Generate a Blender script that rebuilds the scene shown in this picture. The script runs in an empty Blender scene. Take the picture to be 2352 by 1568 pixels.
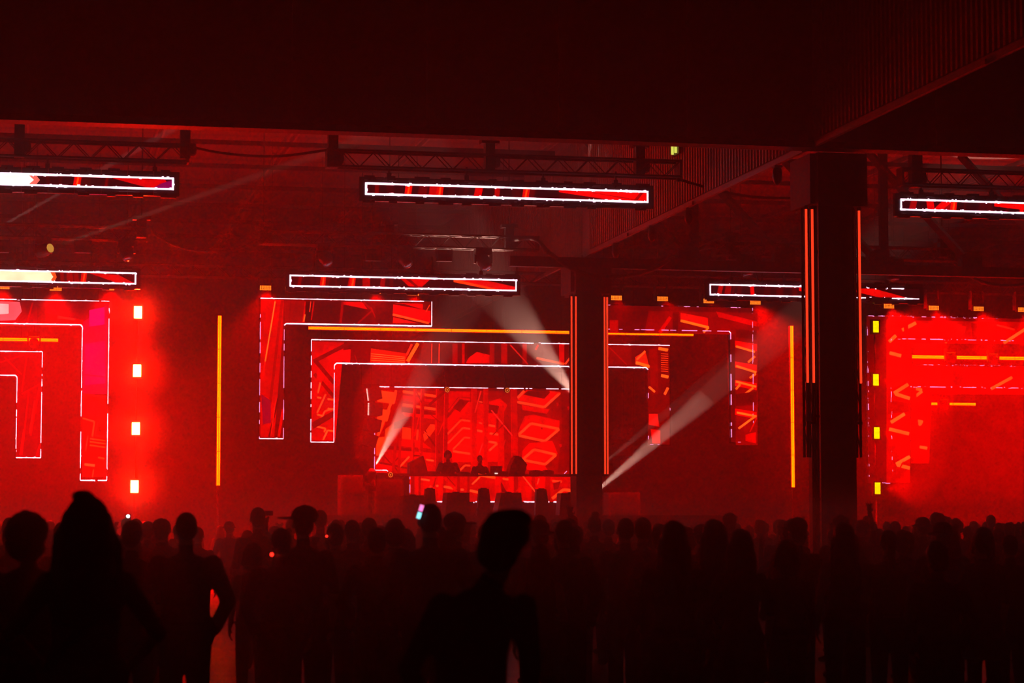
import bpy, bmesh, math, random
import numpy as np
from mathutils import Vector, Matrix, noise

# ------------------------------------------------------------------ camera, world, exposure
S = bpy.context.scene
C = S.collection
FPX, CZ = 5300.0, 1.70
PITCH = math.atan(416 / FPX)
YAW = math.atan(1103 / math.hypot(FPX, 416))
_fh = Vector((math.sin(YAW), math.cos(YAW), 0))
CR = Vector((math.cos(YAW), -math.sin(YAW), 0))
CF = _fh * math.cos(PITCH) + Vector((0, 0, math.sin(PITCH)))
CU = CR.cross(CF)
CAM = Vector((0, 0, CZ))

cam_d = bpy.data.cameras.new('camera')
cam_d.sensor_width = 36.0
cam_d.lens = 36.0 * FPX / 2352.0
cam_d.clip_start, cam_d.clip_end = 0.5, 400
cam_d.dof.use_dof = True
cam_d.dof.focus_distance = 60.0
cam_d.dof.aperture_fstop = 3.4
cam = bpy.data.objects.new('camera', cam_d)
C.objects.link(cam)
cam.matrix_world = Matrix(((CR.x, CU.x, -CF.x, CAM.x), (CR.y, CU.y, -CF.y, CAM.y), (CR.z, CU.z, -CF.z, CAM.z), (0, 0, 0, 1)))
S.camera = cam

W = bpy.data.worlds.new('world')
S.world = W
W.use_nodes = True
W.node_tree.nodes['Background'].inputs[0].default_value = (0.02, 0.001, 0.002, 1)
W.node_tree.nodes['Background'].inputs[1].default_value = 0.0
S.view_settings.view_transform = 'Standard'
S.view_settings.look = 'None'
S.view_settings.exposure = 0.4
S.view_settings.gamma = 1.0
S.view_settings.use_curve_mapping = False
cy = S.cycles
cy.use_denoising = True
cy.max_bounces = 2
cy.diffuse_bounces = 1
cy.glossy_bounces = 1
cy.volume_bounces = 0
cy.transparent_max_bounces = 6
cy.sample_clamp_direct = 0
cy.sample_clamp_indirect = 2.0
cy.use_light_tree = True

HAZE_DENSITY = 0.011
P_WASH, P_BLIND, P_SIDE, P_BEAM = 8500.0, 1000.0, 3600.0, 14000.0

# ------------------------------------------------------------------ helpers
def ray(px, py):
    return CF * FPX + CR * (px - 1176) - CU * (py - 784)
def at(px, py, Y):
    d = ray(px, py)
    return CAM + d * (Y / d.y)
def lin(c):
    return tuple((v / 255 / 12.92) if v <= 10.3 else ((v / 255 + 0.055) / 1.055) ** 2.4 for v in c)

def mat(name, col, rough=0.6, metal=0.0, noise_amt=0.0, noise_scale=20.0, bump=0.0, spec=0.5):
    m = bpy.data.materials.new(name)
    m.use_nodes = True
    nt = m.node_tree
    b = nt.nodes['Principled BSDF']
    b.inputs['Roughness'].default_value = rough
    b.inputs['Metallic'].default_value = metal
    b.inputs['Specular IOR Level'].default_value = spec
    b.inputs['Base Color'].default_value = (*col, 1)
    if noise_amt or bump:
        tc = nt.nodes.new('ShaderNodeTexCoord')
        nz = nt.nodes.new('ShaderNodeTexNoise')
        nz.inputs['Scale'].default_value = noise_scale
        nz.inputs['Detail'].default_value = 4
        nt.links.new(tc.outputs['Object'], nz.inputs['Vector'])
        if noise_amt:
            r = nt.nodes.new('ShaderNodeValToRGB')
            a = [max(0, c * (1 - noise_amt)) for c in col]
            z = [min(1, c * (1 + noise_amt)) for c in col]
            r.color_ramp.elements[0].color = (*a, 1)
            r.color_ramp.elements[1].color = (*z, 1)
            r.color_ramp.elements[0].position, r.color_ramp.elements[1].position = 0.35, 0.65
            nt.links.new(nz.outputs['Fac'], r.inputs['Fac'])
            nt.links.new(r.outputs['Color'], b.inputs['Base Color'])
        if bump:
            bp = nt.nodes.new('ShaderNodeBump')
            bp.inputs['Strength'].default_value = bump
            bp.inputs['Distance'].default_value = 0.02
            nt.links.new(nz.outputs['Fac'], bp.inputs['Height'])
            nt.links.new(bp.outputs['Normal'], b.inputs['Normal'])
    return m

def emat(name, col, strength=1.0, sample=False, dots=None):
    m = bpy.data.materials.new(name)
    m.use_nodes = True
    nt = m.node_tree
    nt.nodes.remove(nt.nodes['Principled BSDF'])
    e = nt.nodes.new('ShaderNodeEmission')
    e.inputs['Color'].default_value = (*col, 1)
    e.inputs['Strength'].default_value = strength
    nt.links.new(e.outputs[0], nt.nodes['Material Output'].inputs[0])
    m.cycles.emission_sampling = 'FRONT' if sample else 'NONE'
    return m

class MB:
    def __init__(s):
        s.v, s.f, s.col = [], [], []
    def add(s, vs, fs):
        o = len(s.v)
        s.v += [tuple(p) for p in vs]
        s.f += [tuple(i + o for i in f) for f in fs]
    def box(s, c, d, R=None):
        c = Vector(c)
        vs = []
        for x in (-.5, .5):
            for y in (-.5, .5):
                for z in (-.5, .5):
                    p = Vector((x * d[0], y * d[1], z * d[2]))
                    vs.append(c + (R @ p if R else p))
        s.add(vs, [(0, 1, 3, 2), (4, 6, 7, 5), (0, 4, 5, 1), (2, 3, 7, 6), (0, 2, 6, 4), (1, 5, 7, 3)])
        return s
    def bx(s, x0, x1, y0, y1, z0, z1):
        return s.box(((x0 + x1) / 2, (y0 + y1) / 2, (z0 + z1) / 2), (x1 - x0, y1 - y0, z1 - z0))
    def tube(s, pts, r, n=8, caps=True):
        pts = [Vector(p) for p in pts]
        rr = r if isinstance(r, (list, tuple)) else [r] * len(pts)
        o = len(s.v)
        prev = None
        for i, p in enumerate(pts):
            t = (pts[min(i + 1, len(pts) - 1)] - pts[max(i - 1, 0)]).normalized()
            if prev is None:
                a = t.cross(Vector((0, 0, 1)) if abs(t.z) < .9 else Vector((1, 0, 0))).normalized()
            else:
                a = (prev - t * prev.dot(t)).normalized()
            prev = a
            b = t.cross(a)
            for k in range(n):
                an = 2 * math.pi * k / n
                s.v.append(tuple(p + (a * math.cos(an) + b * math.sin(an)) * rr[i]))
        for i in range(len(pts) - 1):
            for k in range(n):
                k2 = (k + 1) % n
                s.f.append((o + i * n + k, o + i * n + k2, o + (i + 1) * n + k2, o + (i + 1) * n + k))
        if caps:
            s.f.append(tuple(o + k for k in reversed(range(n))))
            e = o + (len(pts) - 1) * n
            s.f.append(tuple(e + k for k in range(n)))
        return s
    def lathe(s, prof, axis_o, axis_d, n=16):
        """prof = [(radius, distance along axis)]"""
        d = Vector(axis_d).normalized()
        a = d.cross(Vector((0, 0, 1)) if abs(d.z) < .9 else Vector((1, 0, 0))).normalized()
        b = d.cross(a)
        o = len(s.v)
        for r, h in prof:
            for k in range(n):
                an = 2 * math.pi * k / n
                s.v.append(tuple(Vector(axis_o) + d * h + (a * math.cos(an) + b * math.sin(an)) * r))
        for i in range(len(prof) - 1):
            for k in range(n):
                k2 = (k + 1) % n
                s.f.append((o + i * n + k, o + i * n + k2, o + (i + 1) * n + k2, o + (i + 1) * n + k))
        s.f.append(tuple(o + k for k in reversed(range(n))))
        e = o + (len(prof) - 1) * n
        s.f.append(tuple(e + k for k in range(n)))
        return s
    def prism(s, poly, y0, y1):
        """poly = [(x, z)], extruded in y"""
        n = len(poly)
        o = len(s.v)
        s.v += [(x, y0, z) for x, z in poly] + [(x, y1, z) for x, z in poly]
        s.f.append(tuple(o + i for i in range(n)))
        s.f.append(tuple(o + n + i for i in reversed(range(n))))
        for i in range(n):
            j = (i + 1) % n
            s.f.append((o + i, o + n + i, o + n + j, o + j))
        return s
    def mesh(s, name, m, smooth=False):
        me = bpy.data.meshes.new(name)
        me.from_pydata(s.v, [], s.f)
        bm = bmesh.new()
        bm.from_mesh(me)
        bmesh.ops.recalc_face_normals(bm, faces=bm.faces)
        bm.to_mesh(me)
        bm.free()
        if m:
            me.materials.append(m)
        if smooth:
            me.shade_smooth()
        me.update()
        return me
    def build(s, name, m, parent=None, smooth=False):
        return obj(name, s.mesh(name, m, smooth), parent)

def obj(name, me, parent=None):
    o = bpy.data.objects.new(name, me)
    C.objects.link(o)
    if parent:
        o.parent = parent
        o.matrix_parent_inverse = Matrix.Translation(-parent.location) if parent.type == 'EMPTY' else Matrix()
    return o
def tag(o, label=None, cat=None, group=None, kind=None):
    if label: o['label'] = label
    if cat: o['category'] = cat
    if group: o['group'] = group
    if kind: o['kind'] = kind
    return o
def thing(name, loc, label, cat, group=None):
    o = bpy.data.objects.new(name, None)
    o.empty_display_size = 0.2
    C.objects.link(o)
    o.location = loc
    return tag(o, label, cat, group)
def struct(o):
    o['kind'] = 'structure'
    return o
def spot(parent, loc, target, power, col, angle, blend=0.3, radius=0.05, name='lamp_light'):
    l = bpy.data.lights.new(name, 'SPOT')
    l.energy, l.color, l.spot_size, l.spot_blend, l.shadow_soft_size = power, col, math.radians(angle), blend, radius
    o = bpy.data.objects.new(name, l)
    C.objects.link(o)
    d = Vector(target) - Vector(loc)
    o.rotation_euler = d.to_track_quat('-Z', 'Y').to_euler()
    o.location = loc
    if parent:
        o.parent = parent
        o.matrix_parent_inverse = Matrix.Translation(-parent.location)
    return o
def point(parent, loc, power, col, radius=0.08, name='lamp_light'):
    l = bpy.data.lights.new(name, 'POINT')
    l.energy, l.color, l.shadow_soft_size = power, col, radius
    o = bpy.data.objects.new(name, l)
    C.objects.link(o)
    o.location = loc
    if parent:
        o.parent = parent
        o.matrix_parent_inverse = Matrix.Translation(-parent.location)
    return o

RED = (1.0, 0.0, 0.0)
M = dict(
    concrete=mat('concrete_floor', (0.5, 0.47, 0.46), 0.28, 0, 0.25, 1.2, 0.05),
    deck=mat('roof_deck', (0.34, 0.33, 0.32), 0.6, 0, 0.12, 0.7),
    wall=mat('painted_wall', (0.24, 0.23, 0.22), 0.7, 0, 0.12, 0.4),
    sheet=mat('corrugated_sheet', (0.4, 0.38, 0.38), 0.6, 0.0, 0.12, 2.0),
    steel=mat('dark_steel', (0.10, 0.095, 0.095), 0.55, 0.3, 0.2, 4.0),
    pillar=mat('pillar_paint', (0.05, 0.045, 0.045), 0.6, 0, 0.2, 3.0, 0.1),
    cap=mat('pillar_cap_board', (0.13, 0.12, 0.12), 0.7, 0, 0.15, 3.0),
    truss=mat('black_aluminium', (0.03, 0.028, 0.028), 0.6, 0.0, 0.2, 15),
    black=mat('black_housing', (0.02, 0.019, 0.019), 0.45, 0, 0.2, 25),
    gloss=mat('gloss_black', (0.015, 0.015, 0.016), 0.15, 0, 0.1, 10),
    rubber=mat('cable_rubber', (0.012, 0.012, 0.012), 0.6),
    lens=mat('lens_glass', (0.25, 0.25, 0.28), 0.08, 0.6),
    stage=mat('stage_black', (0.05, 0.045, 0.045), 0.6, 0, 0.2, 3),
    rail=mat('edge_rail_steel', (0.32, 0.3, 0.3), 0.5, 0.2, 0.1, 4),
    purlin=mat('purlin_steel', (0.62, 0.6, 0.6), 0.4, 0.2, 0.1, 4),
    line=emat('led_line_white', lin((255, 214, 240)), 2.6),
    linem=emat('led_line_pink', lin((255, 150, 215)), 1.6),
    bar=emat('led_bar_amber', (1.0, 0.010, 0.0), 20.0, True),
    barcore=emat('led_bar_core', (1.0, 0.22, 0.0), 4.2),
    blind=emat('blinder_cell', (1.0, 0.78, 0.2), 9.0),
    cell=emat('wash_cell', (1.0, 0.17, 0.01), 2.4),
    cells=emat('side_wash_cell', (1.0, 0.62, 0.0), 2.6),
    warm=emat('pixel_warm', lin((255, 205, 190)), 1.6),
    phone=emat('phone_screen', lin((140, 230, 240)), 1.6),
    phonep=emat('phone_screen_pink', lin((255, 120, 190)), 1.6),
    torch=emat('phone_torch', (0.9, 1.0, 1.0), 30.0),
    emerg=emat('emergency_tube', lin((225, 225, 90)), 1.2),
    ember=emat('red_indicator', (1.0, 0.02, 0.01), 3.0),
)

def picture_mat():
    m = bpy.data.materials.new('led_picture')
    m.use_nodes = True
    nt = m.node_tree
    nt.nodes.remove(nt.nodes['Principled BSDF'])
    e = nt.nodes.new('ShaderNodeEmission')
    a = nt.nodes.new('ShaderNodeAttribute')
    a.attribute_name = 'Col'
    tc = nt.nodes.new('ShaderNodeTexCoord')
    nz = nt.nodes.new('ShaderNodeTexNoise')
    nz.inputs['Scale'].default_value = 1.6
    nz.inputs['Detail'].default_value = 5
    nt.links.new(tc.outputs['Object'], nz.inputs['Vector'])
    mr = nt.nodes.new('ShaderNodeMapRange')
    mr.inputs['From Min'].default_value, mr.inputs['From Max'].default_value = 0.3, 0.7
    mr.inputs['To Min'].default_value, mr.inputs['To Max'].default_value = 1.3, 2.2
    nt.links.new(nz.outputs['Fac'], mr.inputs['Value'])
    nt.links.new(a.outputs['Color'], e.inputs['Color'])
    nt.links.new(mr.outputs[0], e.inputs['Strength'])
    nt.links.new(e.outputs[0], nt.nodes['Material Output'].inputs[0])
    m.cycles.emission_sampling = 'NONE'
    return m
M['pic'] = picture_mat()

class Picture:
    """flat coloured picture shown by an LED screen lying in the plane y = Y"""
    def __init__(s, Y):
        s.Y, s.k, s.v, s.f, s.c = Y, 0, [], [], []
    def polyw(s, pts, col):
        o = len(s.v)
        y = s.Y - 0.0004 * s.k
        s.k += 1
        s.v += [(p[0], y, p[1]) for p in pts]
        s.f.append(tuple(range(o, o + len(pts))))
        s.c.append((tuple(v ** 1.4 for v in lin(col)), len(pts)))
    def poly(s, pts, col):
        s.polyw([(lambda p: (p.x, p.z))(at(x, y, s.Y)) for x, y in pts], col)
    def line(s, pts, w, col):
        for (x0, y0), (x1, y1) in zip(pts[:-1], pts[1:]):
            dx, dy = x1 - x0, y1 - y0
            l = math.hypot(dx, dy) or 1
            nx, ny = -dy / l * w / 2, dx / l * w / 2
            s.poly([(x0 + nx, y0 + ny), (x1 + nx, y1 + ny), (x1 - nx, y1 - ny), (x0 - nx, y0 - ny)], col)
    def build(s, name, parent):
        me = bpy.data.meshes.new(name)
        me.from_pydata(s.v, [], s.f)
        at_ = me.color_attributes.new('Col', 'FLOAT_COLOR', 'CORNER')
        flat = []
        for c, n in s.c:
            flat += list((*c, 1.0)) * n
        at_.data.foreach_set('color', flat)
        me.materials.append(M['pic'])
        return obj(name, me, parent)

def jag_line(mb, p, q, Y, w, rng, dash=0.0, blobs=0.0):
    """lit pixel outline from p to q (x, z) in plane Y: solid or broken, ragged along its edge"""
    p, q = Vector((p[0], p[1])), Vector((q[0], q[1]))
    L = (q - p).length
    d = (q - p) / L
    n = Vector((-d.y, d.x))
    def seg(a, b, w0, off=0.0, yy=0.0):
        A, B = p + d * a + n * off, p + d * b + n * off
        mb.add([(A.x + n.x * w0, Y - yy, A.y + n.y * w0), (B.x + n.x * w0, Y - yy, B.y + n.y * w0),
                (B.x - n.x * w0, Y - yy, B.y - n.y * w0), (A.x - n.x * w0, Y - yy, A.y - n.y * w0)], [(0, 1, 2, 3)])
    if not dash:
        t = 0
        while t < L:
            l = rng.uniform(.1, .5)
            seg(t, min(L, t + l), w / 2 * rng.uniform(.8, 1.15))
            t += l
    else:
        t = 0
        while t < L:
            l = rng.uniform(.03, .22)
            if rng.random() > dash:
                seg(t, min(L, t + l), w / 2 * rng.uniform(.7, 1.1))
            t += l
    for _ in range(int(L * blobs)):
        t = rng.uniform(0, L - .03)
        seg(t, t + rng.uniform(.015, .06), w * rng.uniform(.15, .4), rng.choice((-1, 1)) * w * .55, 0.001)

rng = random.Random(7)
XC = 12.85

# ------------------------------------------------------------------ the hall
ROOF, BACK = 12.05, 90.0
XL, XR = -26.0, 62.0
struct(MB().bx(XL, XR, -6, BACK, -0.2, 0).build('floor', M['concrete']))
struct(MB().bx(XL, XR, BACK, BACK + .3, 0, ROOF).build('wall_back', M['wall']))
struct(MB().bx(XL - .3, XL, -6, BACK, 0, ROOF).build('wall_left', M['wall']))
struct(MB().bx(XR, XR + .3, -6, BACK, 0, ROOF).build('wall_right', M['wall']))
struct(MB().bx(XL, XR, -6.3, -6, 0, ROOF).build('wall_rear', M['wall']))
ceil_ = struct(MB().bx(XL, XR, -6, BACK, ROOF, ROOF + .25).build('ceiling', M['deck']))
for k in range(-1, 13):
    X = 3.15 + 3.5 * k
    if X < XL + 1 or X > XR - 1: continue
    mb = MB()
    for dx in (-.09, .09):
        mb.bx(X + dx - .03, X + dx + .03, 41, BACK, ROOF - .14, ROOF)
    mb.build('purlin', M['purlin'], ceil_)
for k in range(7):
    Y = 61.5 + 4.1 * k
    MB().bx(XL, XR, Y - .05, Y + .05, ROOF - .26, ROOF - .142).build('roof_beam', M['steel'], ceil_)

# upper walls (bulkheads of ribbed sheet) hanging along the two pillar lines
BZ = 8.58
YN, YF = 40.0, 57.7
XP = 13.95
def ribbed_y(x, y0, y1, z0, z1, pitch=.2, dep=.045):
    mb = MB()
    n = int((y1 - y0) / pitch)
    pts = []
    for i in range(n):
        y = y0 + i * pitch
        pts += [(x, y), (x, y + pitch * .45), (x - dep, y + pitch * .55), (x - dep, y + pitch * .95)]
    pts.append((x, y1))
    vs = [(a, b, z) for a, b in pts for z in (z0, z1)]
    mb.add(vs, [(2 * i, 2 * i + 1, 2 * i + 3, 2 * i + 2) for i in range(len(pts) - 1)])
    return mb
wu = struct(MB().bx(XP + .01, XP + .06, 6, BACK, BZ, ROOF).build('wall_upper_side', M['sheet']))
for a, b in ((6, 22.8), (23, 39.7), (40.3, 57.3), (58.1, 74), (74.2, BACK)):
    ribbed_y(XP, a, b, BZ + .12, ROOF - .3).build('ribbed_sheet', M['sheet'], wu)
for a, b in ((6, 25.5), (26.2, 31.4), (32, 39.6), (40.4, 47.4), (47.7, 53), (53.3, 57.4), (58, 64), (64.3, BACK)):
    MB().bx(XP - .075, XP - .03, a, b, BZ - .03, BZ + .05).build('edge_rail', M['rail'], wu)
wf = struct(MB().bx(XL, XR, YN, YN + .3, BZ + .08, ROOF).build('wall_upper_front', M['sheet']))
MB().bx(XL, XR, YN - .06, YN + .36, BZ - .02, BZ + .1).build('edge_rail', M['steel'], wf)
for i in range(-9, 16):
    x = 2.0 + 2.4 * i
    if XL < x < XR:
        MB().bx(x - .05, x + .05, YN - .05, YN, BZ + .1, ROOF).build('stud', M['sheet'], wf)

# steel girder along the far pillar line
g = thing('roof_girder', (30, YF, BZ - .3), 'dark steel roof girder with gusset plates crossing behind the pillars', 'girder')
gy0, gy1 = YF - .12, YF + .12
MB().bx(11.9, XR - 1, gy0, gy1, BZ - .32, BZ - .06).build('bottom_chord', M['steel'], g)
MB().bx(11.9, XR - 1, gy0, gy1, ROOF - .5, ROOF - .25).build('top_chord', M['steel'], g)
GZ0, GZ1 = BZ - .06, ROOF - .5
for i in range(14):
    xn = at(1582, 560, YF).x + 2.62 * i
    if i % 2 == 0:
        MB().bx(xn + .03, xn + .25, gy0 + .05, gy1 - .05, GZ0, GZ1).build('post', M['steel'], g)
    MB().tube([(xn - .1, YF, GZ0 + .15), (xn - 2.9, YF, GZ1)], .12, 4).build('diagonal', M['steel'], g)
    MB().prism([(xn - .32, GZ0), (xn + .25, GZ0), (xn + .25, GZ0 + .4), (xn - .1, GZ0 + .42), (xn - .32, GZ0 + .3)],
               gy0 - .02, gy1 + .02).build('gusset_plate', M['steel'], g)

# ------------------------------------------------------------------ pillars with hanging truss towers
def pillar(Y, xl, xr, capz0, label):
    t = thing('pillar', ((xl + xr) / 2, Y + .35, 0), label, 'pillar')
    w = xr - xl
    MB().bx(xl, xr, Y, Y + w, 0, capz0).build('shaft', M['pillar'], t)
    MB().bx(xl + .07, xr - .07, Y - .02, Y + w + .02, 2.9, 3.0).build('joint_band', M['black'], t)
    MB().bx(xl - .02, xr + .25, Y - .06, Y + w + .55, capz0, BZ - .1).build('capital', M['cap'], t)
    MB().bx(xl - .12, xl - .03, Y + .1, Y + w + .55, capz0 + .05, BZ - .1).build('side_plate', M['cap'], t)
    MB().bx(xl - .04, xr + .04, Y - .04, Y + w + .04, 0, .25).build('plinth', M['pillar'], t)
    return t
pillar(YN, 14.04, 14.72, 7.5, 'dark square pillar, the nearer of the two, with truss towers on both sides')
pillar(YF, 13.66, 14.34, 7.6, 'dark square pillar in front of the stage with a cable loop hanging before it')

MT1 = MT2 = emat('chord_glow', (1.0, 0.045, 0.012), 1.2)  # emission painted in for red light caught by the truss chords

def tower(xs, Y, z0, z1, tubes, mt, label, d=.24, zglow=None, zlong=None):
    x0, x1 = xs
    t = thing('truss_tower', ((x0 + x1) / 2, Y, z0), label, 'truss')
    for x in (x0, x1):
        for y in (Y, Y + d):
            zz = zlong if (zlong is not None and x == (x1 if zlong_right else x0)) else z0
            MB().tube([(x, y, zz), (x, y, z1)], .026, 8).build('chord', M['truss'], t, True)
    mb = MB()
    z = z0 + .1
    k = 0
    while z < z1 - .4:
        za, zb = (z, z + .4)
        a, b = ((x0, x1) if k % 2 else (x1, x0))
        mb.tube([(a, Y, za), (b, Y, zb)], .011, 5)
        mb.tube([(a, Y + d, za), (b, Y + d, zb)], .011, 5)
        mb.tube([(x0, Y, za), (x0, Y + d, zb)], .011, 5)
        mb.tube([(x1, Y, za), (x1, Y + d, zb)], .011, 5)
        z += .4
        k += 1
    mb.build('bracing', M['truss'], t)
    z = z0 + .6
    while z < z1:
        MB().bx(x0 - .03, x1 + .03, Y - .03, Y + .0, z, z + .05).build('coupler', M['black'], t)
        z += 1.5
    for x in tubes:
        zt = zglow or z0 + .05
        MB().tube([(x, Y - .05, zt), (x, Y - .05, z1 - .05)], .024, 8).build('glow_strip', mt, t, True)  # emissive strip stands in for red light falling on the chord
        MB().tube([(x, Y - .05, z1 - .05), (x, Y - .05, z1 + .02)], .035, 8).build('strip_clamp', M['black'], t)
    return t
zlong_right = True
def xz(px, py, Y):
    p = at(px, py, Y)
    return p.x, p.z
nx = lambda px, Y=YN - .12, py=760: at(px, py, Y).x
zb = at(1860, 1050, YN).z
Z_GLOW = at(1860, 880, YN).z
tower((nx(1853), nx(1866)), YN - .12, zb, 7.45, (nx(1852), nx(1866)), MT1, 'tall truss tower with red glow painted along two chords left of the nearer pillar', .2, Z_GLOW)
tower((nx(1870), nx(1877)), YN - .1, 0, 7.48, (), MT1, 'slim black truss standing on the floor against the nearer pillar', .1)
tower((nx(1963), nx(1974)), YN - .12, zb, 7.45, (nx(1974),), MT1, 'truss tower with red glow painted along one chord right of the nearer pillar', .2, Z_GLOW)
fx = lambda px: at(px, 850, YF - .12).x
zf = at(1320, 1093, YF).z
tower((fx(1313), fx(1321)), YF - .12, zf, 7.55, (fx(1312), fx(1322)), MT2, 'truss tower with orange glow painted along two chords left of the pillar before the stage', .16)
tower((fx(1388), fx(1394)), YF - .12, zf, 7.55, (fx(1388), fx(1394)), MT2, 'truss tower with thin painted orange chord glow right of the pillar before the stage', .16)
w = thing('hanging_wire', at(1387, 1100, YF - .13), 'thin loose wire dangling at the foot of the orange glowing truss', 'cable')
MB().tube([at(1388, 1090, YF - .13), at(1391, 1108, YF - .13), at(1390, 1116, YF - .13), at(1381, 1108, YF - .13)], .008, 5).build('wire', M['rubber'], w)

# ------------------------------------------------------------------ trusses, hoists, headers
def box_truss(x0, x1, Y, zt, zb_, label, d=.3):
    t = thing('lighting_truss', ((x0 + x1) / 2, Y, zb_), label, 'truss')
    for y in (Y - d / 2, Y + d / 2):
        for z in (zt, zb_):
            MB().tube([(x0, y, z), (x1, y, z)], .028, 8).build('chord', M['truss'], t, True)
    mb = MB()
    n = max(2, int((x1 - x0) / .32))
    st = (x1 - x0) / n
    for i in range(n):
        a, b = x0 + i * st, x0 + (i + 1) * st
        u, l = (zt, zb_) if i % 2 else (zb_, zt)
        for y in (Y - d / 2, Y + d / 2):
            mb.tube([(a, y, u), (b, y, l)], .011, 5)
        for z in (zt, zb_):
            mb.tube([(a, Y - d / 2, z), (b, Y + d / 2, z)], .011, 5)
    mb.build('bracing', M['truss'], t)
    for x in (x0, x1):
        MB().bx(x - .02, x + .02, Y - d / 2 - .03, Y + d / 2 + .03, zb_ - .03, zt + .03).build('end_frame', M['truss'], t)
    return t
def hoist(x, Y, z0, h, label, wide=.16):
    t = thing('chain_hoist', (x, Y, z0), label, 'hoist')
    MB().bx(x - wide / 2, x + wide / 2, Y - .12, Y + .12, z0, z0 + h).build('motor_body', M['black'], t)
    MB().bx(x - wide * .95, x + wide * .95, Y - .15, Y + .15, z0 + h, z0 + h + .09).build('top_clamp', M['black'], t)
    MB().tube([(x, Y, z0 + h + .09), (x, Y, ROOF - .002)], .018, 6).build('chain', M['truss'], t)
    MB().lathe([(.05, 0), (.1, .03), (.12, .12), (.1, .25), (.07, .26)], (x + wide * .6, Y, z0 + h * .1), (0, 0, 1), 10).build('chain_bag', M['rubber'], t)
    return t

def header(x0, x1, Y, z0, z1, marg, label, content, end_l=True, end_r=True, rods=(), broken=1.0):
    """hanging LED strip: dark cabinets side by side, a lit picture and a white pixel outline"""
    t = thing('led_header', ((x0 + x1) / 2, Y, z0), label, 'led screen')
    n = 12
    st = (x1 - x0) / n
    mb = MB()
    mb.bx(-st / 2 + .006, st / 2 - .006, 0, .1, z0, z1)
    mb.bx(-st * .3, st * .3, .1, .15, z0 + .1, z1 - .1)
    me = mb.mesh('led_cabinet', M['gloss'])
    for i in range(n):
        o = obj('led_cabinet', me, t)
        o.location.x = x0 + (i + .5) * st
        o.location.y = Y
        for zz, dz in ((z0, -.035), (z1, .035)):
            if rng.random() < .75:
                a = x0 + i * st + st * rng.uniform(.1, .3)
                MB().bx(a, a + st * rng.uniform(.3, .6), Y + .005, Y + .09, min(zz, zz + dz), max(zz, zz + dz)).build('cabinet_latch', M['black'], t)
    pic = Picture(Y - .004)
    ax0, ax1, az0, az1 = x0 + marg, x1 - marg, z0 + marg, z1 - marg
    pic.polyw([(ax0, az0), (ax1, az0), (ax1, az1), (ax0, az1)], (60, 0, 12))
    hgt = az1 - az0
    L = ax1 - ax0
    for u0, u1, sl, c in content:            # u along the strip, slant, colour
        pic.polyw([(ax0 + u0 * L, az0), (ax0 + u1 * L, az0), (ax0 + u1 * L + sl, az1), (ax0 + u0 * L + sl, az1)], c)
    for w_ in content.wedges:
        pic.polyw([(ax0 + u * L, az0 + v * hgt) for u, v in w_[0]], w_[1])
    pic.build('screen_picture', t)
    mb = MB()
    yy = Y - .03
    for a, b in (((ax0, az0), (ax1, az0)), ((ax0, az1), (ax1, az1))):
        m_ = (a[0] + (b[0] - a[0]) * broken, b[1])
        jag_line(mb, a, m_, yy, .042, rng, 0, 5)
        if broken < 1: jag_line(mb, m_, b, yy, .035, rng, .5, 3)
    for u in ([ax0] if end_l else []) + ([ax1] if end_r else []):
        jag_line(mb, (u, az0 - .02), (u, az1 + .02), yy, .04, rng, 0, 4)
    tag(mb.build('pixel_outline', M['line'], t), kind='stuff')
    mb = MB()                                # faint glow marks of the dark margin, painted as pale flat strips
    for _ in range(26):
        u = rng.uniform(x0 + .1, x1 - .4)
        zz = rng.choice((z0 + .03, z0 + .06, z1 - .04, z1 - .07))
        l = rng.uniform(.05, .25)
        mb.add([(u, Y - .005, zz), (u + l, Y - .005, zz), (u + l, Y - .005, zz + .012), (u, Y - .005, zz + .012)], [(0, 1, 2, 3)])
    tag(mb.build('margin_glow', M['purlin'], t), kind='stuff')
    for x, zr in rods:
        MB().tube([(x, Y + .05, z1), (x, Y + .05, zr)], .022, 6).build('hanging_rod', M['truss'], t)
        MB().box((x, Y + .05, z1 + .05), (.09, .06, .1)).build('rod_clamp', M['black'], t)
    return t

class Content(list):
    wedges = ()
def smear(seed, u_max=.5, bright=(), wedges=()):
    r = random.Random(seed)
    c = Content()
    u = .03
    while u < u_max:
        wv = r.uniform(.008, .035)
        k = r.random()
        c.append((u, u + wv, r.uniform(-.03, .08), (int(90 + 150 * k * k), 0, int(12 * (1 - k)))))
        u += wv + r.uniform(.0, .05)
    for b in bright:
        c.append((b - .012, b + .012, .03, (225, 20, 8)))
        c.append((b - .003, b + .003, .04, (255, 95, 25)))
    c.wedges = list(wedges)
    return c

def place_row(Y, items):
    for it in items:
        header(**it)
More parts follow.
